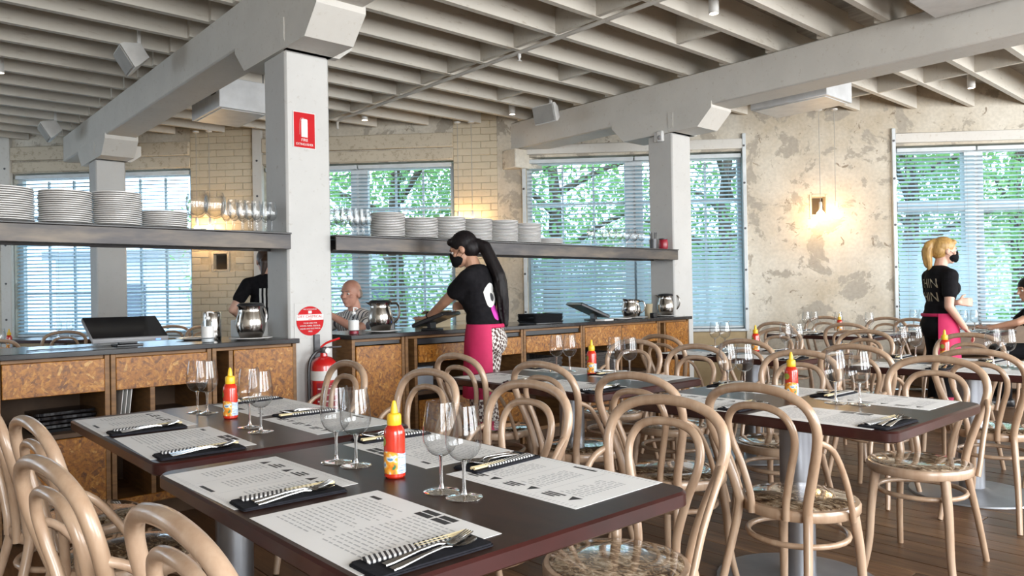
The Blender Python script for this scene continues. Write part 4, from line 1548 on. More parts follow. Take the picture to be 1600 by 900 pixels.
speaker(1.70, 6.60, 3.16, R(-95), R(32), 'white speaker under the joists beside the left beam, nearer one')
speaker(1.72, 10.0, 3.16, R(-95), R(32), 'white speaker under the joists beside the left beam, farther one')
speaker(5.72, 5.85, 3.17, R(-88), R(14), 'white speaker hung at the beam above the long shelf')


def fan_unit(x0, x1, y0, y1, label):
    u = thing('ceiling_unit', label, 'air unit', ((x0 + x1) / 2, (y0 + y1) / 2, 2.995), 0, 'hanging white ceiling units')
    a, b = (x1 - x0) / 2, (y1 - y0) / 2
    MB().cbox(-a, a, -b, b, 0, 0.29, 0.006).build('casing', 'box_metal', u)
    MB().cbox(-a + 0.03, a - 0.03, -b + 0.03, b - 0.03, -0.008, -0.0005, 0.003).build('bottom_panel', 'white_plastic', u)
    MB().box(-a - 0.004, -a - 0.0005, -b + 0.08, -b + 0.2, 0.14, 0.22).build('vent', 'dark_metal', u)
    for sx in (-1, 1):
        for sy in (-1, 1):
            MB().tube([(sx * (a - 0.04), sy * (b - 0.04), 0.291), (sx * (a - 0.04), sy * (b - 0.04), 0.60)], 0.005, 6).build('hanger', 'dark_metal', u)


fan_unit(2.60, 3.08, 6.96, 7.70, 'white box unit hung from the ceiling behind the front post')
fan_unit(6.75, 7.27, 3.18, 3.96, 'white box unit hung from the ceiling before the plaster wall')
cs = thing('ceiling_cassette', 'dark grey box with pale rim at the top right edge', 'air unit', (5.85, 1.75, 3.22))
MB().cbox(-0.24, 0.24, -0.28, 0.28, 0.012, 0.38, 0.01).build('casing', 'grey_plastic', cs)
MB().cbox(-0.25, 0.25, -0.29, 0.29, 0, 0.012, 0.004).build('rim', 'white_plastic', cs)

pp = thing('sprinkler_pipe', 'white sprinkler pipe running under the joists', 'pipe', (4.36, 0, 3.295))
MB().tube([(0, -3.1, 0), (0, 7.9, 0)], 0.017, 10).build('pipe', 'white_paint', pp)
MB().tube(smooth_path([(0, 7.9, 0), (0, 7.95, -0.02), (0, 7.95, -0.10)], 4), 0.014, 8).build('end_elbow', 'white_paint', pp)
for y in (4.75, 2.2):
    hd = MB().lathe([(0.016, 0), (0.016, -0.03), (0.008, -0.04), (0.008, -0.06), (0.022, -0.062), (0.022, -0.066), (0.001, -0.066)], 12).build('sprinkler_head', 'white_plastic', pp, (0, y, -0.012))
for y in (2.0, 4.3, 6.6):
    MB().tube([(0, y, 0.017), (0, y, 0.04)], 0.006, 6).build('pipe_clip', 'white_paint', pp)

# ------------------------------------------------------------------ signs and extinguisher on the front post
sg = thing('fire_sign', 'red FIRE EXTINGUISHER sign high on the front post', 'sign', (2.225, CY - 0.001, 2.295))
MB().cbox(-0.078, 0.078, -0.004, 0, -0.118, 0.118, 0.001).build('plate', 'sign_white', sg)
MB().cbox(-0.073, 0.073, -0.0052, -0.004, -0.113, 0.113, 0.0005).build('red_field', 'sign_red', sg)
mb = MB()
mb.cbox(-0.022, 0.022, -0.0062, -0.0053, -0.045, 0.055, 0.0004)
mb.prism(round_rect(-0.022, 0.022, -0.012, 0.012, 0.011), 0, 0.001)
o_ = len(mb.v) - 48
mb.v[o_:] = [(x, -0.0053 - z, y + 0.062) for x, y, z in mb.v[o_:]]
mb.build('pictogram_body', 'sign_white', sg)
MB().tube(smooth_path([(-0.004, -0.0058, 0.078), (-0.026, -0.0058, 0.074), (-0.033, -0.0058, 0.04), (-0.034, -0.0058, -0.03)], 4), 0.003, 6, flat=0.3).build('pictogram_hose', 'sign_white', sg)
for body, z, s in (('FIRE', -0.064, 0.026), ('EXTINGUISHER', -0.092, 0.0205)):
    put('lettering', text_mesh(body, s, 'sign_white', sx=0.85 if len(body) > 5 else 1.0), sg, (0, -0.0056, z), (PI / 2, 0, 0))

ds = thing('round_sign', 'round red and white DRY CHEMICAL notice above the extinguisher', 'sign', (2.245, CY - 0.001, 1.06))
MB().cbox(-0.108, 0.108, -0.002, 0, -0.112, 0.115, 0.0005).build('backing', 'column_paint', ds)
MB().lathe([(0.001, 0), (0.095, 0), (0.095, -0.0015)], 40).xform(Matrix.Rotation(-PI / 2, 4, 'X')).build('disc', 'sign_red', ds, (0, -0.0036, 0))
MB().cbox(-0.094, 0.094, -0.0046, -0.0037, 0.005, 0.042, 0.0003).build('white_band', 'sign_white', ds)
for body, z, s, m_ in (('DRY CHEMICAL', 0.028, 0.0245, 'sign_red'), ('(ABE)', 0.011, 0.011, 'sign_red'), ('TO BE USED FOR', -0.014, 0.0125, 'sign_white'), ('WOOD, PAPER, TEXTILES,', -0.032, 0.0125, 'sign_white'),
                       ('LIQUID AND ELECTRICAL', -0.050, 0.0125, 'sign_white'), ('FIRES', -0.068, 0.0125, 'sign_white'), ('FIRE EXTINGUISHER', 0.075, 0.0105, 'sign_white')):
    put('lettering', text_mesh(body, s, m_), ds, (0, -0.0050, z), (PI / 2, 0, 0))
MB().cbox(-0.012, 0.012, -0.0046, -0.0037, 0.048, 0.066, 0.0003).build('pictogram', 'sign_white', ds)

ex = thing('fire_extinguisher', 'red fire extinguisher with black hose hung on the front post', 'extinguisher', (2.285, CY - 0.105, 0.37))
MB().lathe([(0.001, 0), (0.075, 0), (0.083, 0.012), (0.083, 0.40), (0.075, 0.43), (0.05, 0.455), (0.024, 0.465), (0.022, 0.485)], 28).build('cylinder', 'extinguisher_red', ex)
lb = MB().lathe([(0.0838, 0.315), (0.0838, 0.375)], 28).build('label_band', 'sign_white', ex)
mb = MB()
for k in range(8):
    a0 = R(-150 + 15 * k)
    for j in range(1):
        mb.add([(0.0838 * math.cos(a), 0.0838 * math.sin(a), z) for a, z in ((a0, 0.07), (a0 + R(15), 0.07), (a0 + R(15), 0.30), (a0, 0.30))], [(0, 1, 2, 3)])
mb.build('instruction_label', 'crimson_jar', ex)
for k in range(5):
    mb = MB()
    for j in range(6):
        a0 = R(-145 + 16 * j)
        mb.add([(0.0843 * math.cos(a), 0.0843 * math.sin(a), z) for a, z in ((a0, 0.10 + 0.04 * k), (a0 + R(13), 0.10 + 0.04 * k), (a0 + R(13), 0.108 + 0.04 * k), (a0, 0.108 + 0.04 * k))], [(0, 1, 2, 3)])
    mb.build('print_line', 'sign_white', ex)
MB().lathe([(0.020, 0.485), (0.024, 0.49), (0.024, 0.515), (0.015, 0.525), (0.001, 0.526)], 14).build('valve', 'dark_metal', ex)
MB().tube(smooth_path([(-0.02, 0, 0.52), (0.02, -0.01, 0.55), (0.10, -0.03, 0.575)], 4), 0.007, 8).build('squeeze_handle', 'extinguisher_red', ex)
MB().tube(smooth_path([(-0.02, 0, 0.51), (0.03, -0.01, 0.518), (0.11, -0.03, 0.520)], 4), 0.006, 8).build('carry_handle', 'dark_metal', ex)
MB().lathe([(0.001, 0), (0.018, 0), (0.018, 0.012), (0.001, 0.012)], 14).xform(Matrix.Rotation(PI / 2, 4, 'X')).build('gauge', 'sign_white', ex, (0.012, -0.022, 0.50))
MB().tube(smooth_path([(-0.015, 0, 0.50), (-0.06, -0.01, 0.49), (-0.10, 0.0, 0.42), (-0.105, 0.0, 0.25), (-0.10, 0.0, 0.06)], 6), 0.011, 8).build('hose', 'black_plastic', ex)
MB().lathe([(0.010, 0.08), (0.013, 0.05), (0.018, 0.0), (0.001, 0.0)], 12).build('nozzle', 'black_plastic', ex, (-0.10, 0, 0.0))
MB().cbox(-0.02, 0.02, 0.083, 0.104, 0.40, 0.60, 0.002).build('wall_bracket', 'dark_metal', ex)

se = thing('motion_sensor', 'small white motion sensor on the far post', 'sensor', (CX2 - 0.001, 4.62, 2.775))
MB().cbox(-0.045, 0, -0.035, 0.035, -0.055, 0.055, 0.008).build('housing', 'white_plastic', se)
MB().sphere((-0.043, 0, -0.015), (0.012, 0.024, 0.024), 12, 8).build('lens', 'grey_plastic', se)
MB().cbox(-0.02, 0, 0.045, 0.085, -0.05, 0.05, 0.004).build('junction_box', 'white_plastic', se)


# ------------------------------------------------------------------ things on the counters
def jug(x, y, label, rz=0.0, s=1.0, lid=True, z=TOP):
    j = thing('water_jug', label, 'jug', (x, y, z), rz, 'steel water jugs')
    prof = [(0.001, 0), (0.062, 0), (0.066, 0.006), (0.084, 0.05), (0.090, 0.085), (0.086, 0.125), (0.074, 0.165), (0.070, 0.185), (0.078, 0.205), (0.074, 0.205), (0.066, 0.186), (0.070, 0.165), (0.08, 0.12)]
    MB().lathe([(r * s, q_ * s) for r, q_ in prof], 28).build('body', 'jug_steel', j, angle=60)
    mb = MB()
    mb.add([(0.066 * s, -0.03 * s, 0.18 * s), (0.074 * s, -0.032 * s, 0.205 * s), (0.108 * s, 0, 0.212 * s), (0.074 * s, 0.032 * s, 0.205 * s), (0.066 * s, 0.03 * s, 0.18 * s)], [(0, 1, 2), (2, 3, 4), (0, 2, 4)])
    mb.build('spout', 'jug_steel', j)
    MB().tube(smooth_path([(-0.070 * s, 0, 0.195 * s), (-0.115 * s, 0, 0.20 * s), (-0.138 * s, 0, 0.15 * s), (-0.125 * s, 0, 0.09 * s), (-0.088 * s, 0, 0.055 * s)], 5), 0.0075 * s, 8).build('handle', 'jug_steel' if rz > 1 else 'black_plastic', j)
    if lid:
        MB().lathe([(0.080 * s, 0.203 * s), (0.082 * s, 0.210 * s), (0.07 * s, 0.222 * s), (0.02 * s, 0.226 * s), (0.001, 0.226 * s)], 24).build('lid', 'black_plastic', j)
    return j


def saucer(x, y, words_, s=1.0):
    tag(put('serving_plate', plate_me, None, (x, y, TOP + 0.0002), (0, 0, 0), (s, s, 0.8)), words_, 'plate')


saucer(1.895, 4.60, 'white plate under the steel jug beside the front post', 1.0)
jug(1.895, 4.60, 'steel water jug with black handle beside the front post', -PI / 2 + 2.0 + PI, 1.0, True, TOP + 0.006)
tag(MB().lathe([(0.001, 0), (0.05, 0), (0.052, 0.005), (0.052, 0.17), (0.046, 0.18), (0.001, 0.182)], 24).build('steel_canister', 'jug_steel', None, (1.70, 4.72, TOP)), 'plain steel canister behind the hand sanitiser on left counter', 'canister')
saucer(1.66, 4.90, 'white plate behind the hand sanitiser on the left counter', 0.9)


def pump_bottle(x, y, label, lab=True):
    b = thing('sanitiser_bottle', label, 'bottle', (x, y, TOP), 0.4, 'clear pump bottles on the counters')
    MB().lathe([(0.001, 0), (0.034, 0), (0.036, 0.004), (0.036, 0.105), (0.030, 0.122), (0.013, 0.132), (0.013, 0.140)], 20).build('body', 'clear_plastic', b)
    MB().lathe([(0.001, 0.003), (0.033, 0.003), (0.033, 0.022), (0.001, 0.022)], 18).build('liquid', 'crimson_jar' if not lab else 'white_plastic', b)
    if True:
        MB().lathe([(0.0365, 0.028), (0.0365, 0.095)], 20).build('label', 'sign_white', b)
    MB().lathe([(0.015, 0.138), (0.015, 0.152), (0.005, 0.155), (0.005, 0.172), (0.001, 0.172)], 12).build('collar', 'white_plastic', b)
    MB().tube(smooth_path([(0, 0, 0.172), (0.0, 0, 0.180), (0.035, 0, 0.178), (0.045, 0, 0.170)], 4), 0.005, 8).build('nozzle', 'white_plastic', b)


pump_bottle(1.615, 4.56, 'clear pump bottle of sanitiser on the left counter', True)
pump_bottle(2.60, 4.56, 'clear pump bottle with red base near the extinguisher', False)


def touchscreen(x, y, rz, tilt, label, w=0.40, h=0.26, case='grey_plastic'):
    s = thing('touchscreen', label, 'screen', (x, y, TOP), rz, 'till touchscreens')
    m = Matrix.Translation((0, 0, 0.045)) @ Matrix.Rotation(tilt, 4, 'X')
    MB().cbox(-w / 2, w / 2, 0, h, -0.026, 0, 0.005).xform(m).build('casing', case, s)
    MB().cbox(-w / 2 + 0.004, w / 2 - 0.004, 0.012, h - 0.004, 0.0005, 0.003, 0.001).xform(m).build('display', 'black_gloss', s)
    MB().cbox(-0.07, 0.07, 0.03, 0.15, 0.0, 0.012, 0.003).build('foot', 'black_plastic', s)
    MB().cbox(-0.05, 0.05, 0.07, 0.10, 0.012, 0.075, 0.003).build('stand', 'black_plastic', s)
    MB().cbox(w / 2 - 0.07, w / 2 - 0.045, -0.002, -0.0005, -0.016, -0.010, 0.0004).xform(m).build('power_light', 'led_blue', s)
    return s


touchscreen(1.20, 4.575, 0.02, R(27), 'black till touchscreen on the left bar counter')
touchscreen(5.20, 4.60, R(66), R(24), 'black till touchscreen near the far jugs, seen edge-on', 0.36, 0.30, 'black_plastic')
touchscreen(3.20, 4.62, R(-150), R(20), 'black till touchscreen in front of the dark-haired waitress', 0.34, 0.26, 'black_plastic')
cb = thing('till_cable', 'thin black cable trailing from the left touchscreen', 'cable', (0, 0, TOP + 0.004))
MB().tube(smooth_path([(0.70, 4.60, 0), (0.80, 4.66, 0), (0.92, 4.62, 0.0), (1.0, 4.68, 0.0), (1.16, 4.70, 0.0)], 6), 0.003, 6).build('cable_run', 'black_plastic', cb)
tag(MB().cbox(-0.10, 0.10, -0.08, 0.08, 0, 0.115, 0.006).build('paper_box', 'sign_white', None, (2.02, 4.92, TOP)), 'pale box behind the steel jug beside the front post', 'box')

saucer(2.86, 4.60, 'white plate under the steel jug near the bald man')
jug(2.85, 4.62, 'shiny steel water jug in front of the bald man', PI * 0.86, 1.0, True, TOP + 0.006)
pr = thing('receipt_printer', 'black receipt printer with blue light beside the jug', 'printer', (3.02, 4.86, TOP), -0.3)
MB().cbox(-0.07, 0.07, -0.09, 0.09, 0, 0.10, 0.008).build('body', 'black_plastic', pr)
MB().cbox(-0.065, 0.065, -0.07, 0.085, 0.1005, 0.135, 0.012).build('lid', 'black_gloss', pr)
MB().cbox(-0.02, -0.01, -0.0925, -0.0905, 0.02, 0.026, 0.0005).build('status_light', 'led_blue', pr)
ph = thing('card_box', 'open beige cardboard box behind the touchscreen by the waitress', 'box', (3.52, 4.92, TOP), -0.25)
MB().cbox(-0.12, 0.12, -0.09, 0.09, 0, 0.085, 0.004).build('body', 'cardboard', ph)
MB().cbox(-0.12, 0.12, -0.165, -0.085, 0.085, 0.09, 0.001).xform(Matrix.Rotation(R(-18), 4, 'X')).build('flap', 'cardboard', ph)
for k in range(6):
    tray = thing('serving_tray', 'black serving tray on the right counter, %s from the bottom of the stack' % nth(k + 1), 'tray', (4.47 + random.uniform(-0.005, 0.005), 4.66 + random.uniform(-0.004, 0.004), TOP + 0.0125 * k), random.uniform(-0.02, 0.02), 'black trays on the right counter')
    MB().prism(round_rect(-0.165, 0.165, -0.115, 0.115, 0.03), 0, 0.004).build('bottom', 'black_plastic', tray)
    mb = MB()
    o1, o2 = round_rect(-0.165, 0.165, -0.115, 0.115, 0.03), round_rect(-0.175, 0.175, -0.125, 0.125, 0.034)
    n = len(o1)
    mb.add([(x, y, 0.004) for x, y in o1] + [(x, y, 0.018) for x, y in o2] + [(x * 1.02, y * 1.02, 0.018) for x, y in o2], [(i * n + k2, i * n + (k2 + 1) % n, (i + 1) * n + (k2 + 1) % n, (i + 1) * n + k2) for i in range(2) for k2 in range(n)])
    mb.build('rim', 'black_plastic', tray)
saucer(5.36, 4.52, 'white plate lying between the edge-on touchscreen and the jugs', 0.85)
tag(MB().cbox(-0.08, 0.08, -0.05, 0.05, 0, 0.012, 0.002).build('folded_paper', 'paper', None, (5.12, 4.50, TOP), (0, 0, 0.2)), 'folded white paper under the edge-on touchscreen', 'paper')
saucer(5.66, 4.60, 'white plate under the pair of far steel jugs', 1.0)
jug(5.60, 4.60, 'far steel water jug, left of two by the far post', 1.4, 0.86, False, TOP + 0.008)
jug(5.78, 4.70, 'far steel water jug half hidden behind another', 2.4, 0.80, True)
saucer(6.16, 4.60, 'white plate under the steel jug at the far post', 0.98)
jug(6.17, 4.60, 'steel water jug at the end of the counter by the far post', 2.0, 1.0, True, TOP + 0.006)
tag(MB().lathe([(0.001, 0), (0.035, 0), (0.045, 0.13), (0.042, 0.13), (0.033, 0.005), (0.001, 0.005)], 18).build('paper_cup', 'cardboard', None, (6.04, 4.72, TOP)), 'brown paper cup beside the jug at the far post', 'cup')
tag(MB().cbox(-0.03, 0.03, -0.025, 0.025, 0, 0.045, 0.004).build('card_reader', 'black_plastic', None, (5.94, 4.58, TOP)), 'small black card reader between the far jugs', 'card reader')

# ------------------------------------------------------------------ things inside the open cabinets
for k in range(5):
    tag(MB().prism(round_rect(-0.15, 0.15, -0.10, 0.10, 0.03), 0, 0.014).build('oven_tray', 'black_gloss', None, (0.86 + 0.01 * (k % 2), 4.66, 0.526 + 0.0225 * k), (0, 0, 0.1 * (k % 3))), 'black tray on the open shelf of left counter, %s from bottom' % nth(k + 1), 'tray', 'black trays in the left cabinet')
    if k:
        pass
for k in range(3):
    tag(MB().cbox(-0.002, 0.002, -0.10, 0.10, 0, 0.20, 0.0008).build('menu_card', 'sign_white', None, (1.115 + 0.022 * k, 4.60, 0.551), (0, R(6), 0)), 'white menu card upright in the left bar cabinet, %s from left' % nth(k + 1), 'menu', 'menu cards in the left cabinet')
tag(MB().cbox(-0.13, 0.13, -0.09, 0.09, 0, 0.012, 0.003).build('folded_cloth', 'sign_white', None, (1.43, 4.60, 0.551), (0, 0, 0.05)), 'flat white cloth on the open shelf of left cabinet', 'cloth')


def basket(x0, x1, z, label):
    b = thing('wicker_basket', label, 'basket', ((x0 + x1) / 2, 4.70, z))
    h = (x1 - x0) / 2
    mb = MB()
    mb.box(-h, h, -0.2, -0.19, 0, 0.20)
    mb.box(-h, h, 0.19, 0.2, 0, 0.20)
    mb.box(-h, -h + 0.01, -0.19, 0.19, 0, 0.20)
    mb.box(h - 0.01, h, -0.19, 0.19, 0, 0.20)
    mb.box(-h + 0.01, h - 0.01, -0.19, 0.19, 0, 0.01)
    mb.build('woven_body', 'wicker_dark', b)
    for k in range(6):
        MB().tube([(-h, -0.203, 0.02 + 0.034 * k), (h, -0.203, 0.02 + 0.034 * k)], 0.009, 6).build('strand', 'wicker_dark', b)
    MB().tube([(-h, -0.2, 0.2), (h, -0.2, 0.2), (h, 0.2, 0.2), (-h, 0.2, 0.2)], 0.010, 6, closed=True).build('rim', 'wicker_dark', b)


basket(4.16, 4.56, 0.461, 'dark wicker basket in the cabinet under the black trays')
basket(4.86, 5.24, 0.461, 'dark wicker basket in the cabinet behind the middle glasses')
tag(MB().prism(round_rect(-0.10, 0.10, -0.07, 0.07, 0.04), 0, 0.16).build('storage_tub', 'blue_grey_bag', None, (3.20, 4.66, 0.521)), 'blue-grey tub in the open cabinet beside the waitress', 'tub')
tag(MB().cbox(-0.008, 0.008, -0.16, 0.16, 0, 0.66, 0.002).build('leaning_board', 'sign_white', None, (2.985, 4.64, 0.125), (0, R(-2), 0)), 'white board leaning in the narrow slot of the bar', 'board')

# ------------------------------------------------------------------ people
def fuse(mb, voxel, smooth=4):
    """melt overlapping solids into one continuous skin"""
    me = bpy.data.meshes.new('tmp')
    me.from_pydata(mb.v, [], mb.f)
    o = bpy.data.objects.new('tmp_body', me)
    COL.objects.link(o)
    r = o.modifiers.new('r', 'REMESH')
    r.mode = 'VOXEL'
    r.voxel_size = voxel
    s = o.modifiers.new('s', 'SMOOTH')
    s.factor = 0.5
    s.iterations = smooth
    dg = bpy.context.evaluated_depsgraph_get()
    out = bpy.data.meshes.new_from_object(o.evaluated_get(dg))
    bpy.data.objects.remove(o)
    out.shade_smooth()
    return out


def skinned(name, mb, mat, parent, voxel=0.008, smooth=4):
    me = fuse(mb, voxel, smooth)
    me.materials.clear()
    me.materials.append(MATS[mat])
    return put(name, me, parent)


def two_bone(a, t, l1, l2, pole):
    a, t, pole = Vector(a), Vector(t), Vector(pole)
    d = t - a
    L = min(d.length, (l1 + l2) * 0.995)
    u = d.normalized()
    t = a + u * L
    x = (l1 * l1 - l2 * l2 + L * L) / (2 * L)
    h = math.sqrt(max(l1 * l1 - x * x, 0))
    w = (pole - u * pole.dot(u)).normalized()
    return a + u * x + w * h, t


def hand_prims(mb, wrist, fwd_, side, curl=0.5, s=1.0):
    """wrist, pointing direction, thumb-side direction; palm normal = fwd x side"""
    f = Vector(fwd_).normalized()
    sd = Vector(side)
    sd = (sd - f * sd.dot(f)).normalized()
    nrm = f.cross(sd).normalized()
    w = Vector(wrist)
    for k, (off, ln) in enumerate(((0.031, 0.066), (0.0105, 0.072), (-0.0105, 0.067), (-0.030, 0.053))):
        kn = w + f * 0.082 * s + sd * off * s
        mb.capsule(w + f * 0.01 * s + sd * off * 0.55 * s, kn, 0.0125 * s, 0.0110 * s, 8)
        p, ang = kn, curl * 0.5
        for j, (fr, r0, r1) in enumerate(((0.45, 0.0088, 0.0082), (0.32, 0.0082, 0.0075), (0.23, 0.0075, 0.0065))):
            d = f * math.cos(ang) - nrm * math.sin(ang) + sd * off * 1.5
            q2 = p + d.normalized() * ln * fr * s * 1.15
            mb.capsule(p, q2, r0 * s, r1 * s, 8)
            p = q2
            ang += curl
    tb = w + f * 0.022 * s + sd * 0.026 * s
    t1 = tb + (f * 0.55 + sd * 0.75 - nrm * 0.25).normalized() * 0.042 * s
    t2 = t1 + (f * 0.9 + sd * 0.3 - nrm * 0.3).normalized() * 0.032 * s
    mb.capsule(tb, t1, 0.0125 * s, 0.0105 * s, 8)
    mb.capsule(t1, t2, 0.0105 * s, 0.0080 * s, 8)


def person(label, loc, face, H, skin, arms, lean=0.0, bow=0.0, turn=0.0, seated=False, shirt='shirt_black', bottom='trousers_dark', female=True, hair=None, mask=False, bald=False, sleeve=0.55, seat_z=0.47):
    """face: world heading; arms: for L and R a wrist target in world space with an elbow pole and a hand heading"""
    root = thing('person', label, 'person', (loc[0], loc[1], 0), face - PI / 2)
    s = H / 1.66
    hz = (0.92 * s) if not seated else seat_z + 0.10
    inv = Matrix.Rotation(-(face - PI / 2), 4, 'Z') @ Matrix.Translation((-loc[0], -loc[1], 0))

    def W(p):
        return inv @ Vector(p)

    def D(p):
        return (inv.to_3x3() @ Vector(p))
    lm = Matrix.Translation((0, 0, hz)) @ Matrix.Rotation(-lean, 4, 'X')

    def T(x, y, z):
        """torso space: z above the hips in metres for a 1.66 m body"""
        return lm @ Vector((x * s, y * s, z * s))
    rl = lm.to_3x3()
    sw = 0.170 if female else 0.195
    body, top, low = MB(), MB(), MB()
    # pelvis, waist, chest as stacked ellipsoids joined by capsules
    tor = [(0, -0.005, 0.00, 0.168 if female else 0.165, 0.112, 0.11), (0, 0.0, 0.12, 0.135 if female else 0.158, 0.098, 0.11), (0, 0.005, 0.25, 0.140 if female else 0.170, 0.104, 0.12), (0, 0.0, 0.36, 0.150 if female else 0.185, 0.105, 0.11), (0, -0.012, 0.44, 0.125 if female else 0.155, 0.080, 0.055)]
    for x, y, z, a, b, c in tor:
        body.sphere(T(x, y, z), (a * s, b * s, c * s), 18, 12, rl)
        if z > 0.05:
            top.sphere(T(x, y, z), ((a + 0.016) * s, (b + 0.016) * s, (c + 0.012) * s), 18, 12, rl)
    if female:
        for sx in (-1, 1):
            top.sphere(T(sx * 0.07, 0.075, 0.30), (0.070 * s, 0.062 * s, 0.072 * s), 12, 8, rl)
            body.sphere(T(sx * 0.07, 0.07, 0.30), (0.062 * s, 0.055 * s, 0.064 * s), 12, 8, rl)
    top.sphere(T(0, 0.0, 0.06), ((0.168 if female else 0.175) * s, 0.122 * s, 0.10 * s), 18, 12, rl)
    low.sphere((0, -0.006, hz), (0.182 * s, 0.126 * s, 0.125 * s), 18, 12)
    low.sphere((0, -0.035 * s, hz - 0.04 * s), (0.172 * s, 0.115 * s, 0.12 * s), 18, 12)
    # legs
    for sx in (-1, 1):
        hip = Vector((sx * 0.088 * s, 0, hz - 0.03))
        if seated:
            kn = Vector((sx * 0.12 * s, 0.42 * s, hz - 0.01))
            an = Vector((sx * 0.12 * s, 0.40 * s, 0.085))
        else:
            kn = Vector((sx * 0.092 * s, 0.025, 0.49 * s))
            an = Vector((sx * 0.092 * s, -0.02, 0.085))
        body.capsule(hip, kn, 0.082 * s, 0.052 * s)
        body.capsule(kn, an, 0.050 * s, 0.034 * s)
        body.capsule(an + Vector((0, -0.03, -0.045)), an + Vector((sx * 0.015, 0.13, -0.055)), 0.034, 0.028)
        low.capsule(hip, kn, 0.098 * s, 0.068 * s)
        low.capsule(kn, an + Vector((0, 0, 0.02)), 0.067 * s, 0.058 * s)
        sh = MB()
        sh.capsule(an + Vector((0, -0.035, -0.040)), an + Vector((sx * 0.015, 0.14, -0.048)), 0.044, 0.036)
        sh.box(an.x - 0.038, an.x + 0.038, an.y - 0.07, an.y + 0.16, 0.0, 0.03)
        skinned('shoe', sh, 'black_plastic', root, 0.010, 3)
    # neck and head
    nb = T(0, -0.012, 0.45)
    hm = Matrix.Rotation(turn, 3, 'Z') @ Matrix.Rotation(-bow, 3, 'X')
    nt_ = nb + rl @ Vector((0, 0.022 * s, 0.075 * s))
    hc = nt_ + hm @ Vector((0, 0.025 * s, 0.105 * s))
    body.capsule(nb - Vector((0, 0, 0.03)), nt_ + hm @ Vector((0, 0.0, 0.03)), 0.060 * s, 0.051 * s)

    def Hd(x, y, z):
        return hc + hm @ Vector((x * s, y * s, z * s))
    body.sphere(Hd(0, -0.012, 0.025), (0.074 * s, 0.093 * s, 0.090 * s), 18, 14, hm)
    body.sphere(Hd(0, 0.025, -0.030), (0.060 * s, 0.064 * s, 0.082 * s), 16, 12, hm)
    body.sphere(Hd(0, 0.058, -0.088), (0.027 * s, 0.024 * s, 0.022 * s), 12, 8, hm)
    body.sphere(Hd(0, 0.072, 0.030), (0.050 * s, 0.018 * s, 0.014 * s), 12, 8, hm)
    body.capsule(Hd(0, 0.082, 0.018), Hd(0, 0.104, -0.022), 0.008 * s, 0.0135 * s, 8)
    body.sphere(Hd(0, 0.083, -0.056), (0.022 * s, 0.010 * s, 0.006 * s), 10, 6, hm)
    body.sphere(Hd(0, 0.081, -0.066), (0.019 * s, 0.010 * s, 0.006 * s), 10, 6, hm)
    for sx in (-1, 1):
        body.sphere(Hd(sx * 0.042, 0.060, -0.018), (0.022 * s, 0.018 * s, 0.016 * s), 10, 8, hm)
        body.sphere(Hd(sx * 0.075, -0.005, -0.005), (0.010 * s, 0.020 * s, 0.031 * s), 10, 8, hm)
    # arms
    ends = {}
    for side, sx in (('L', -1), ('R', 1)):
        tgt, pole, hd = arms[side]
        a = T(sx * sw, -0.005, 0.405)
        el, wr = two_bone(a, W(tgt), 0.275 * s, 0.245 * s, D(pole))
        body.capsule(a, el, 0.050 * s, 0.037 * s)
        body.capsule(el, wr, 0.038 * s, 0.025 * s)
        fw = D(hd[0])
        hand_prims(body, wr, fw, D(hd[1]), hd[2], s)
        top.capsule(T(sx * 0.09, -0.005, 0.425), a, 0.062 * s, 0.066 * s)
        top.capsule(a, a.lerp(el, sleeve), 0.066 * s, 0.062 * s)
        ends[side] = (a, el, wr)
    skinned('body', body, skin, root, 0.0065, 3)
    o_top = skinned('shirt', top, shirt, root, 0.009, 5)
    skinned('trousers', low, bottom, root, 0.010, 5)
    for sx in (-1, 1):
        MB().sphere(Hd(sx * 0.030, 0.074, 0.004), 0.0100 * s, 12, 8).build('eye', 'eye_white', root)
        MB().sphere(Hd(sx * 0.030, 0.0795, 0.003), 0.0062 * s, 10, 6).build('iris', 'black_gloss', root)
        MB().capsule(Hd(sx * 0.014, 0.090, 0.026), Hd(sx * 0.044, 0.080, 0.028), 0.0034 * s, 0.0026 * s, 6).build('eyebrow', hair or 'hair_grey', root)
    if mask:
        m = MB()
        m.sphere(Hd(0, 0.045, -0.050), (0.062 * s, 0.070 * s, 0.050 * s), 18, 12, hm)
        m.capsule(Hd(0, 0.085, -0.01), Hd(0, 0.085, -0.07), 0.026 * s, 0.030 * s)
        skinned('face_mask', m, 'mask_black', root, 0.007, 4)
        for sx in (-1, 1):
            for z0, z1 in ((-0.03, 0.012), (-0.07, -0.03)):
                MB().tube(smooth_path([Hd(sx * 0.058, 0.055, z0), Hd(sx * 0.074, 0.02, (z0 + z1) / 2 + 0.005), Hd(sx * 0.083, -0.014, z1)], 4), 0.0016, 6).build('mask_loop', 'mask_black', root)
    return root, T, Hd, hm, o_top, ends, hz, s, rl


def decal(name, me, mat, parent, target, m, off=0.004):
    """drape a flat print (mesh in its own xy plane) on a garment by casting each point along the print's -z"""
    tm = target.data
    bv = BVHTree.FromPolygons([v.co.copy() for v in tm.vertices], [tuple(p.vertices) for p in tm.polygons])
    d = (m.to_3x3() @ Vector((0, 0, -1))).normalized()
    for v in me.vertices:
        p = m @ v.co
        h = bv.ray_cast(p, d)
        v.co = (h[0] - d * off) if h[0] is not None else p
    me.materials.clear()
    me.materials.append(MATS[mat])
    return put(name, me, parent)


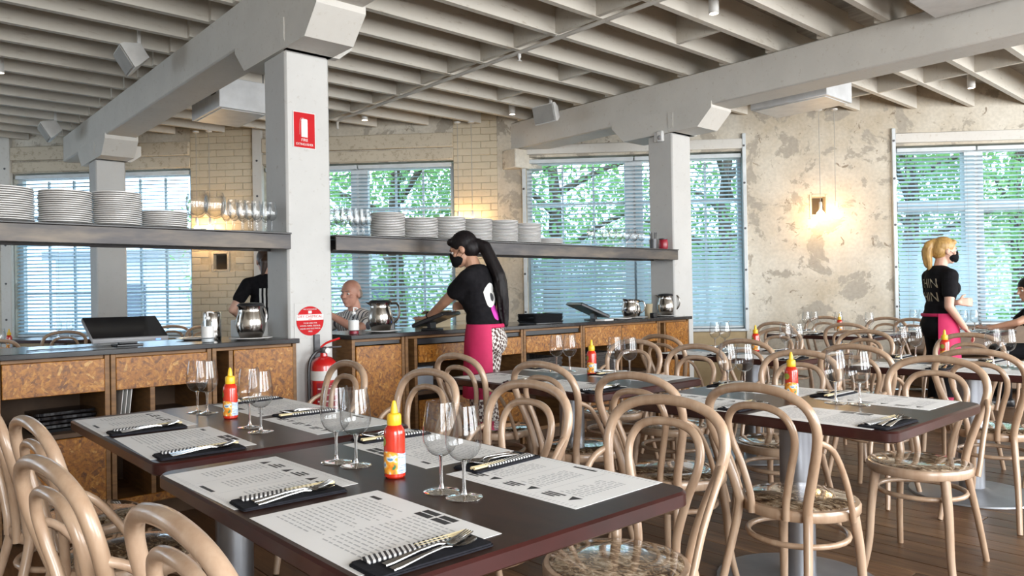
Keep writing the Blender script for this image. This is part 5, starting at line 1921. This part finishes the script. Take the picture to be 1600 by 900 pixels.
def grid_disc(rx, ry, rings=4, n=20, cx=0.0, cy=0.0, r0=0.0):
    vs, fs = [], []
    for i in range(rings + 1):
        r = r0 + (1 - r0) * i / rings
        for k in range(n):
            a = 2 * PI * k / n
            vs.append((cx + rx * r * math.cos(a), cy + ry * r * math.sin(a), 0))
    for i in range(rings):
        for k in range(n):
            k2 = (k + 1) % n
            fs.append((i * n + k, i * n + k2, (i + 1) * n + k2, (i + 1) * n + k))
    me = bpy.data.meshes.new('print')
    me.from_pydata(vs, [], fs)
    return me


def apron(root, hz, s, a0, a1, z_top, z_bot, rx, ry, mat, cy=-0.01, flare=0.02):
    """cloth panel wrapped round the hips from angle a0 to a1 (90 = front)"""
    vs, fs = [], []
    nz, na = 14, 30
    for layer in (0, 1):
        for i in range(nz + 1):
            z = z_top + (z_bot - z_top) * i / nz
            for k in range(na + 1):
                a = R(a0 + (a1 - a0) * k / na)
                rp = 0.004 * math.sin(a * 9 + i * 0.2) * i / nz + flare * i / nz - 0.004 * layer + 0.012 * math.sin(min(1, i / 4) * PI / 2)
                vs.append(((rx + rp) * math.cos(a) * s, cy + (ry + rp) * math.sin(a) * s, z))
    st = na + 1
    N = (nz + 1) * st
    for i in range(nz):
        for k in range(na):
            q_ = (i * st + k, i * st + k + 1, (i + 1) * st + k + 1, (i + 1) * st + k)
            fs.append(q_[::-1])
            fs.append(tuple(x + N for x in q_))
    for i in range(nz):
        for k, fl_ in ((0, 1), (na, 0)):
            q_ = (i * st + k, (i + 1) * st + k, (i + 1) * st + k + N, i * st + k + N)
            fs.append(q_ if fl_ else q_[::-1])
    for k in range(na):
        for i, fl_ in ((0, 0), (nz, 1)):
            q_ = (i * st + k, i * st + k + 1, i * st + k + 1 + N, i * st + k + N)
            fs.append(q_ if fl_ else q_[::-1])
    ap = MB().add(vs, fs).build('apron', mat, root, angle=60)
    # tie belt all the way round
    pts = [((rx - 0.014) * math.cos(2 * PI * k / 32) * s, cy + (ry - 0.014) * math.sin(2 * PI * k / 32) * s, z_top - 0.014) for k in range(32)]
    MB().tube(pts, 0.007, 6, closed=True, flat=2.0).build('apron_tie', mat, ap)
    return ap


# dark-haired waitress working at the counter
fA = math.atan2(0.866, -0.5)
rootA, T, Hd, hm, o_top, ends, hz, s, rl = person(
    'waitress with long black ponytail, black mask and pink apron leaning over the bar', (3.35, 4.05), fA, 1.665, 'skin_tan',
    {'L': ((3.16, 4.56, 1.00), (-0.6, -0.5, -0.4), ((-0.1, 0.9, -0.18), (0.9, 0.2, 0.1), 0.25)),
     'R': ((3.52, 4.42, 1.12), (0.8, -0.6, -0.3), ((-0.5, 0.6, 0.1), (-0.5, -0.4, 0.8), 0.7))},
    lean=R(9), bow=R(22), turn=R(10), bottom='houndstooth', hair='hair_black', mask=True)
h = MB()
h.sphere(Hd(0, -0.022, 0.042), (0.084 * s, 0.098 * s, 0.090 * s), 18, 14, hm)
h.sphere(Hd(0, -0.050, 0.000), (0.078 * s, 0.072 * s, 0.085 * s), 18, 14, hm)
h.sphere(Hd(0, 0.050, 0.082), (0.060 * s, 0.040 * s, 0.030 * s), 12, 10, hm)
pt = [Hd(0, -0.110, 0.000), Hd(0, -0.150, -0.045)]
pt += [T(0.01, -0.165, 0.40), T(0.02, -0.165, 0.28), T(0.03, -0.150, 0.16), T(0.035, -0.14, 0.05)]
rr = [0.040, 0.046, 0.048, 0.046, 0.036, 0.010]
for a, b, r0, r1 in zip(pt, pt[1:], rr, rr[1:]):
    h.capsule(a, b, r0 * s, r1 * s)
rg = random.Random(11)
for k in range(14):
    a_ = k * 2.399
    off = [Vector((rg.uniform(0.6, 1.1) * math.cos(a_) * w_, rg.uniform(0.4, 0.8) * math.sin(a_) * w_, rg.uniform(-0.02, 0.02))) for w_ in (0.018, 0.036, 0.046, 0.052, 0.048, 0.030)]
    st = smooth_path([p_ + o_ for p_, o_ in zip(pt, off)], 3)
    for i_ in range(len(st) - 1):
        h.capsule(st[i_], st[i_ + 1], 0.012 * (1 - 0.6 * i_ / len(st)), 0.012 * (1 - 0.6 * (i_ + 1) / len(st)), 8)
skinned('hair', h, 'hair_black', rootA, 0.006, 2)
MB().tube([Hd(0.03 * math.cos(a), -0.122 + 0.01 * math.sin(a), -0.012 + 0.034 * math.sin(a)) for a in [2 * PI * k / 16 for k in range(16)]], 0.007, 6, closed=True).build('hair_band', 'shirt_black', rootA)
mm = Matrix.Translation(T(-0.055, -0.5, 0.27)) @ rl.to_4x4() @ Matrix.Rotation(PI / 2, 4, 'X')
decal('shirt_print', grid_disc(0.055, 0.085), 'print_white', rootA, o_top, mm)
mm2 = Matrix.Translation(T(-0.050, -0.5, 0.255)) @ rl.to_4x4() @ Matrix.Rotation(PI / 2, 4, 'X')
decal('shirt_print', grid_disc(0.017, 0.030), 'ink', rootA, o_top, mm2, 0.007)
mm3 = Matrix.Translation(T(-0.02, -0.5, 0.145)) @ rl.to_4x4() @ Matrix.Rotation(PI / 2, 4, 'X')
decal('shirt_print', grid_disc(0.045, 0.055), 'print_magenta', rootA, o_top, mm3)
apron(rootA, hz, s, 20, 218, hz + 0.085, hz - 0.42, 0.176, 0.136, 'apron_pink')
a, el, wr = ends['L']
MB().tube([wr + (wr - el).normalized() * -0.01 + (wr - el).normalized().orthogonal() * 0.029 * math.cos(x) + (wr - el).normalized().cross((wr - el).normalized().orthogonal()) * 0.029 * math.sin(x) for x in [2 * PI * k / 18 for k in range(18)]], 0.004, 6, closed=True).build('wristband', 'mask_black', rootA)

# blonde waitress by the right window
fB = math.atan2(-0.68, 0.73)
rootB, T, Hd, hm, o_top, ends, hz, s, rl = person(
    'blonde waitress in black shirt and pink apron standing before the right window', (7.16, 2.41), fB, 1.63, 'skin_light',
    {'R': ((7.12, 2.20, 0.855), (-0.6, 0.2, -0.2), ((0.5, -0.5, -0.75), (0.8, 0.5, 0.3), 0.5)),
     'L': ((7.29, 2.30, 1.07), (0.2, 0.6, -0.5), ((0.6, -0.7, 0.0), (0.1, 0.1, 0.9), 0.6))},
    lean=R(2), bow=R(3), turn=R(-8), hair='hair_blonde', mask=True)
h = MB()
h.sphere(Hd(0, -0.020, 0.042), (0.083 * s, 0.098 * s, 0.090 * s), 18, 14, hm)
h.sphere(Hd(0, -0.048, 0.005), (0.077 * s, 0.072 * s, 0.080 * s), 18, 14, hm)
h.sphere(Hd(0, 0.050, 0.080), (0.060 * s, 0.040 * s, 0.030 * s), 12, 10, hm)
pt = [Hd(0, -0.085, 0.085), Hd(0, -0.135, 0.055), Hd(0, -0.150, -0.02), Hd(0, -0.140, -0.10), Hd(0, -0.125, -0.165)]
rr = [0.030, 0.036, 0.038, 0.032, 0.010]
for a, b, r0, r1 in zip(pt, pt[1:], rr, rr[1:]):
    h.capsule(a, b, r0 * s, r1 * s)
for k in range(12):
    a_ = k * 2.399
    off = [Vector((rg.uniform(0.6, 1.1) * math.cos(a_) * w_, rg.uniform(0.5, 0.9) * math.sin(a_) * w_, rg.uniform(-0.02, 0.02))) for w_ in (0.016, 0.032, 0.040, 0.040, 0.030)]
    st = smooth_path([p_ + o_ for p_, o_ in zip(pt, off)], 3)
    for i_ in range(len(st) - 1):
        h.capsule(st[i_], st[i_ + 1], 0.011 * (1 - 0.6 * i_ / len(st)), 0.011 * (1 - 0.6 * (i_ + 1) / len(st)), 8)
skinned('hair', h, 'hair_blonde', rootB, 0.006, 2)
for body_, z in (('CHIN', 0.335), ('CHIN', 0.215)):
    mm = Matrix.Translation(T(0.0, -0.5, z)) @ rl.to_4x4() @ Matrix.Rotation(PI / 2, 4, 'X')
    decal('lettering', text_mesh(body_, 0.115, 'print_cream', sx=0.8), 'print_cream', rootB, o_top, mm, 0.006)
apron(rootB, hz, s, -35, 160, hz + 0.075, hz - 0.40, 0.176, 0.136, 'apron_pink')

# bald man sitting behind the bar
fC = math.atan2(-0.25, -0.97)
rootC, T, Hd, hm, o_top, ends, hz, s, rl = person(
    'bald man in a striped open-necked shirt sitting behind the steel jug', (3.49, 6.02), fC, 1.80, 'skin_ruddy',
    {'L': ((3.09, 5.82, 1.06), (0.3, -0.8, -0.6), ((-0.4, 0.3, 0.6), (0.2, 0.8, 0.3), 0.8)),
     'R': ((3.07, 6.04, 1.06), (0.3, 0.8, -0.6), ((-0.4, -0.3, 0.6), (0.2, -0.8, 0.3), 0.8))},
    lean=R(6), bow=R(4), turn=R(10), seated=True, shirt='striped_shirt', female=False, seat_z=0.46)
h = MB()
for sx in (-1, 1):
    h.sphere(Hd(sx * 0.068, -0.030, 0.000), (0.012 * s, 0.036 * s, 0.036 * s), 12, 8, hm)
h.sphere(Hd(0, -0.080, -0.012), (0.062 * s, 0.026 * s, 0.040 * s), 14, 10, hm)
skinned('hair', h, 'hair_grey', rootC, 0.007, 2)
MB().capsule(T(-0.05, 0.085, 0.44), T(0.0, 0.118, 0.36), 0.014, 0.010, 8).build('collar', 'striped_shirt', rootC)
MB().capsule(T(0.05, 0.085, 0.44), T(0.0, 0.118, 0.36), 0.014, 0.010, 8).build('collar', 'striped_shirt', rootC)
chair(3.49 - 0.50 * math.cos(fC) * 0.55, 6.02 - 0.50 * math.sin(fC) * 0.55, fC, 'bentwood chair the bald man sits on behind the bar')

# waitress seen from behind, beyond the front post
fD = math.atan2(0.95, 0.25)
rootD, T, Hd, hm, o_top, ends, hz, s, rl = person(
    'dark-haired waitress in black shirt seen from behind beside the front post', (3.00, 6.88), fD, 1.68, 'skin_light',
    {'L': ((2.84, 7.12, 1.02), (-0.7, -0.5, -0.2), ((0.3, 0.9, 0.0), (0.8, -0.2, 0.4), 0.5)),
     'R': ((3.24, 7.10, 1.02), (0.7, -0.5, -0.2), ((-0.3, 0.9, 0.0), (-0.8, -0.2, 0.4), 0.5))},
    lean=R(4), bow=R(12), turn=R(0), hair='hair_brown')
h = MB()
h.sphere(Hd(0, -0.020, 0.042), (0.083 * s, 0.098 * s, 0.090 * s), 18, 14, hm)
h.sphere(Hd(0, -0.048, 0.005), (0.078 * s, 0.072 * s, 0.085 * s), 18, 14, hm)
for a, b, r0, r1 in ((Hd(0, -0.10, 0.02), Hd(-0.03, -0.15, -0.04), 0.035, 0.045), (Hd(-0.03, -0.15, -0.04), Hd(-0.05, -0.14, -0.15), 0.045, 0.018)):
    h.capsule(a, b, r0, r1)
skinned('hair', h, 'hair_brown', rootD, 0.008, 3)
for k in range(5):
    me = bpy.data.meshes.new('print')
    x0 = -0.085 + 0.036 * k
    me.from_pydata([(x0 + dx, -0.09 + 0.02 * j, 0) for j in range(10) for dx in (0, 0.018)], [], [(2 * j, 2 * j + 1, 2 * j + 3, 2 * j + 2) for j in range(9)])
    mm = Matrix.Translation(T(0.0, -0.5, 0.27)) @ rl.to_4x4() @ Matrix.Rotation(PI / 2, 4, 'X')
    decal('shirt_stripe', me, 'print_white', rootD, o_top, mm, 0.006)

# dark-haired woman sitting at the right edge
fE = PI * 0.66
rootE, T, Hd, hm, o_top, ends, hz, s, rl = person(
    'woman with long dark hair and flowered black shirt sitting at the right edge', (8.95, 2.03), fE, 1.64, 'skin_tan',
    {'L': ((8.55, 2.42, 0.785), (-0.7, -0.4, -0.2), ((0.5, 0.8, 0.0), (0.7, -0.5, 0.1), 0.3)),
     'R': ((8.78, 2.50, 0.785), (0.7, -0.4, -0.2), ((-0.6, 0.7, 0.0), (-0.6, -0.6, 0.1), 0.3))},
    lean=R(12), bow=R(10), turn=R(15), seated=True, hair='hair_black', seat_z=0.46)
h = MB()
h.sphere(Hd(0, -0.018, 0.042), (0.086 * s, 0.100 * s, 0.092 * s), 18, 14, hm)
for sx in (-1, 1):
    h.capsule(Hd(sx * 0.065, -0.02, 0.02), T(sx * 0.10, -0.06, 0.40), 0.034, 0.045)
    h.capsule(T(sx * 0.10, -0.06, 0.40), T(sx * 0.10, -0.07, 0.18), 0.045, 0.025)
h.capsule(Hd(0, -0.07, 0.0), T(0, -0.11, 0.36), 0.075, 0.075)
h.capsule(T(0, -0.11, 0.36), T(0, -0.11, 0.14), 0.075, 0.03)
skinned('hair', h, 'hair_black', rootE, 0.009, 3)
a, el, wr = ends['L']
for k, (ty, tz, mt) in enumerate(((0.0, 0.36, 'flower_print'), (0.03, 0.33, 'print_cream'), (-0.02, 0.31, 'print_white'))):
    mm = Matrix.Translation(T(-0.5, ty, tz)) @ rl.to_4x4() @ Matrix.Rotation(-PI / 2, 4, 'Y') 
    decal('shirt_flower', grid_disc(0.022, 0.035), mt, rootE, o_top, mm, 0.005)
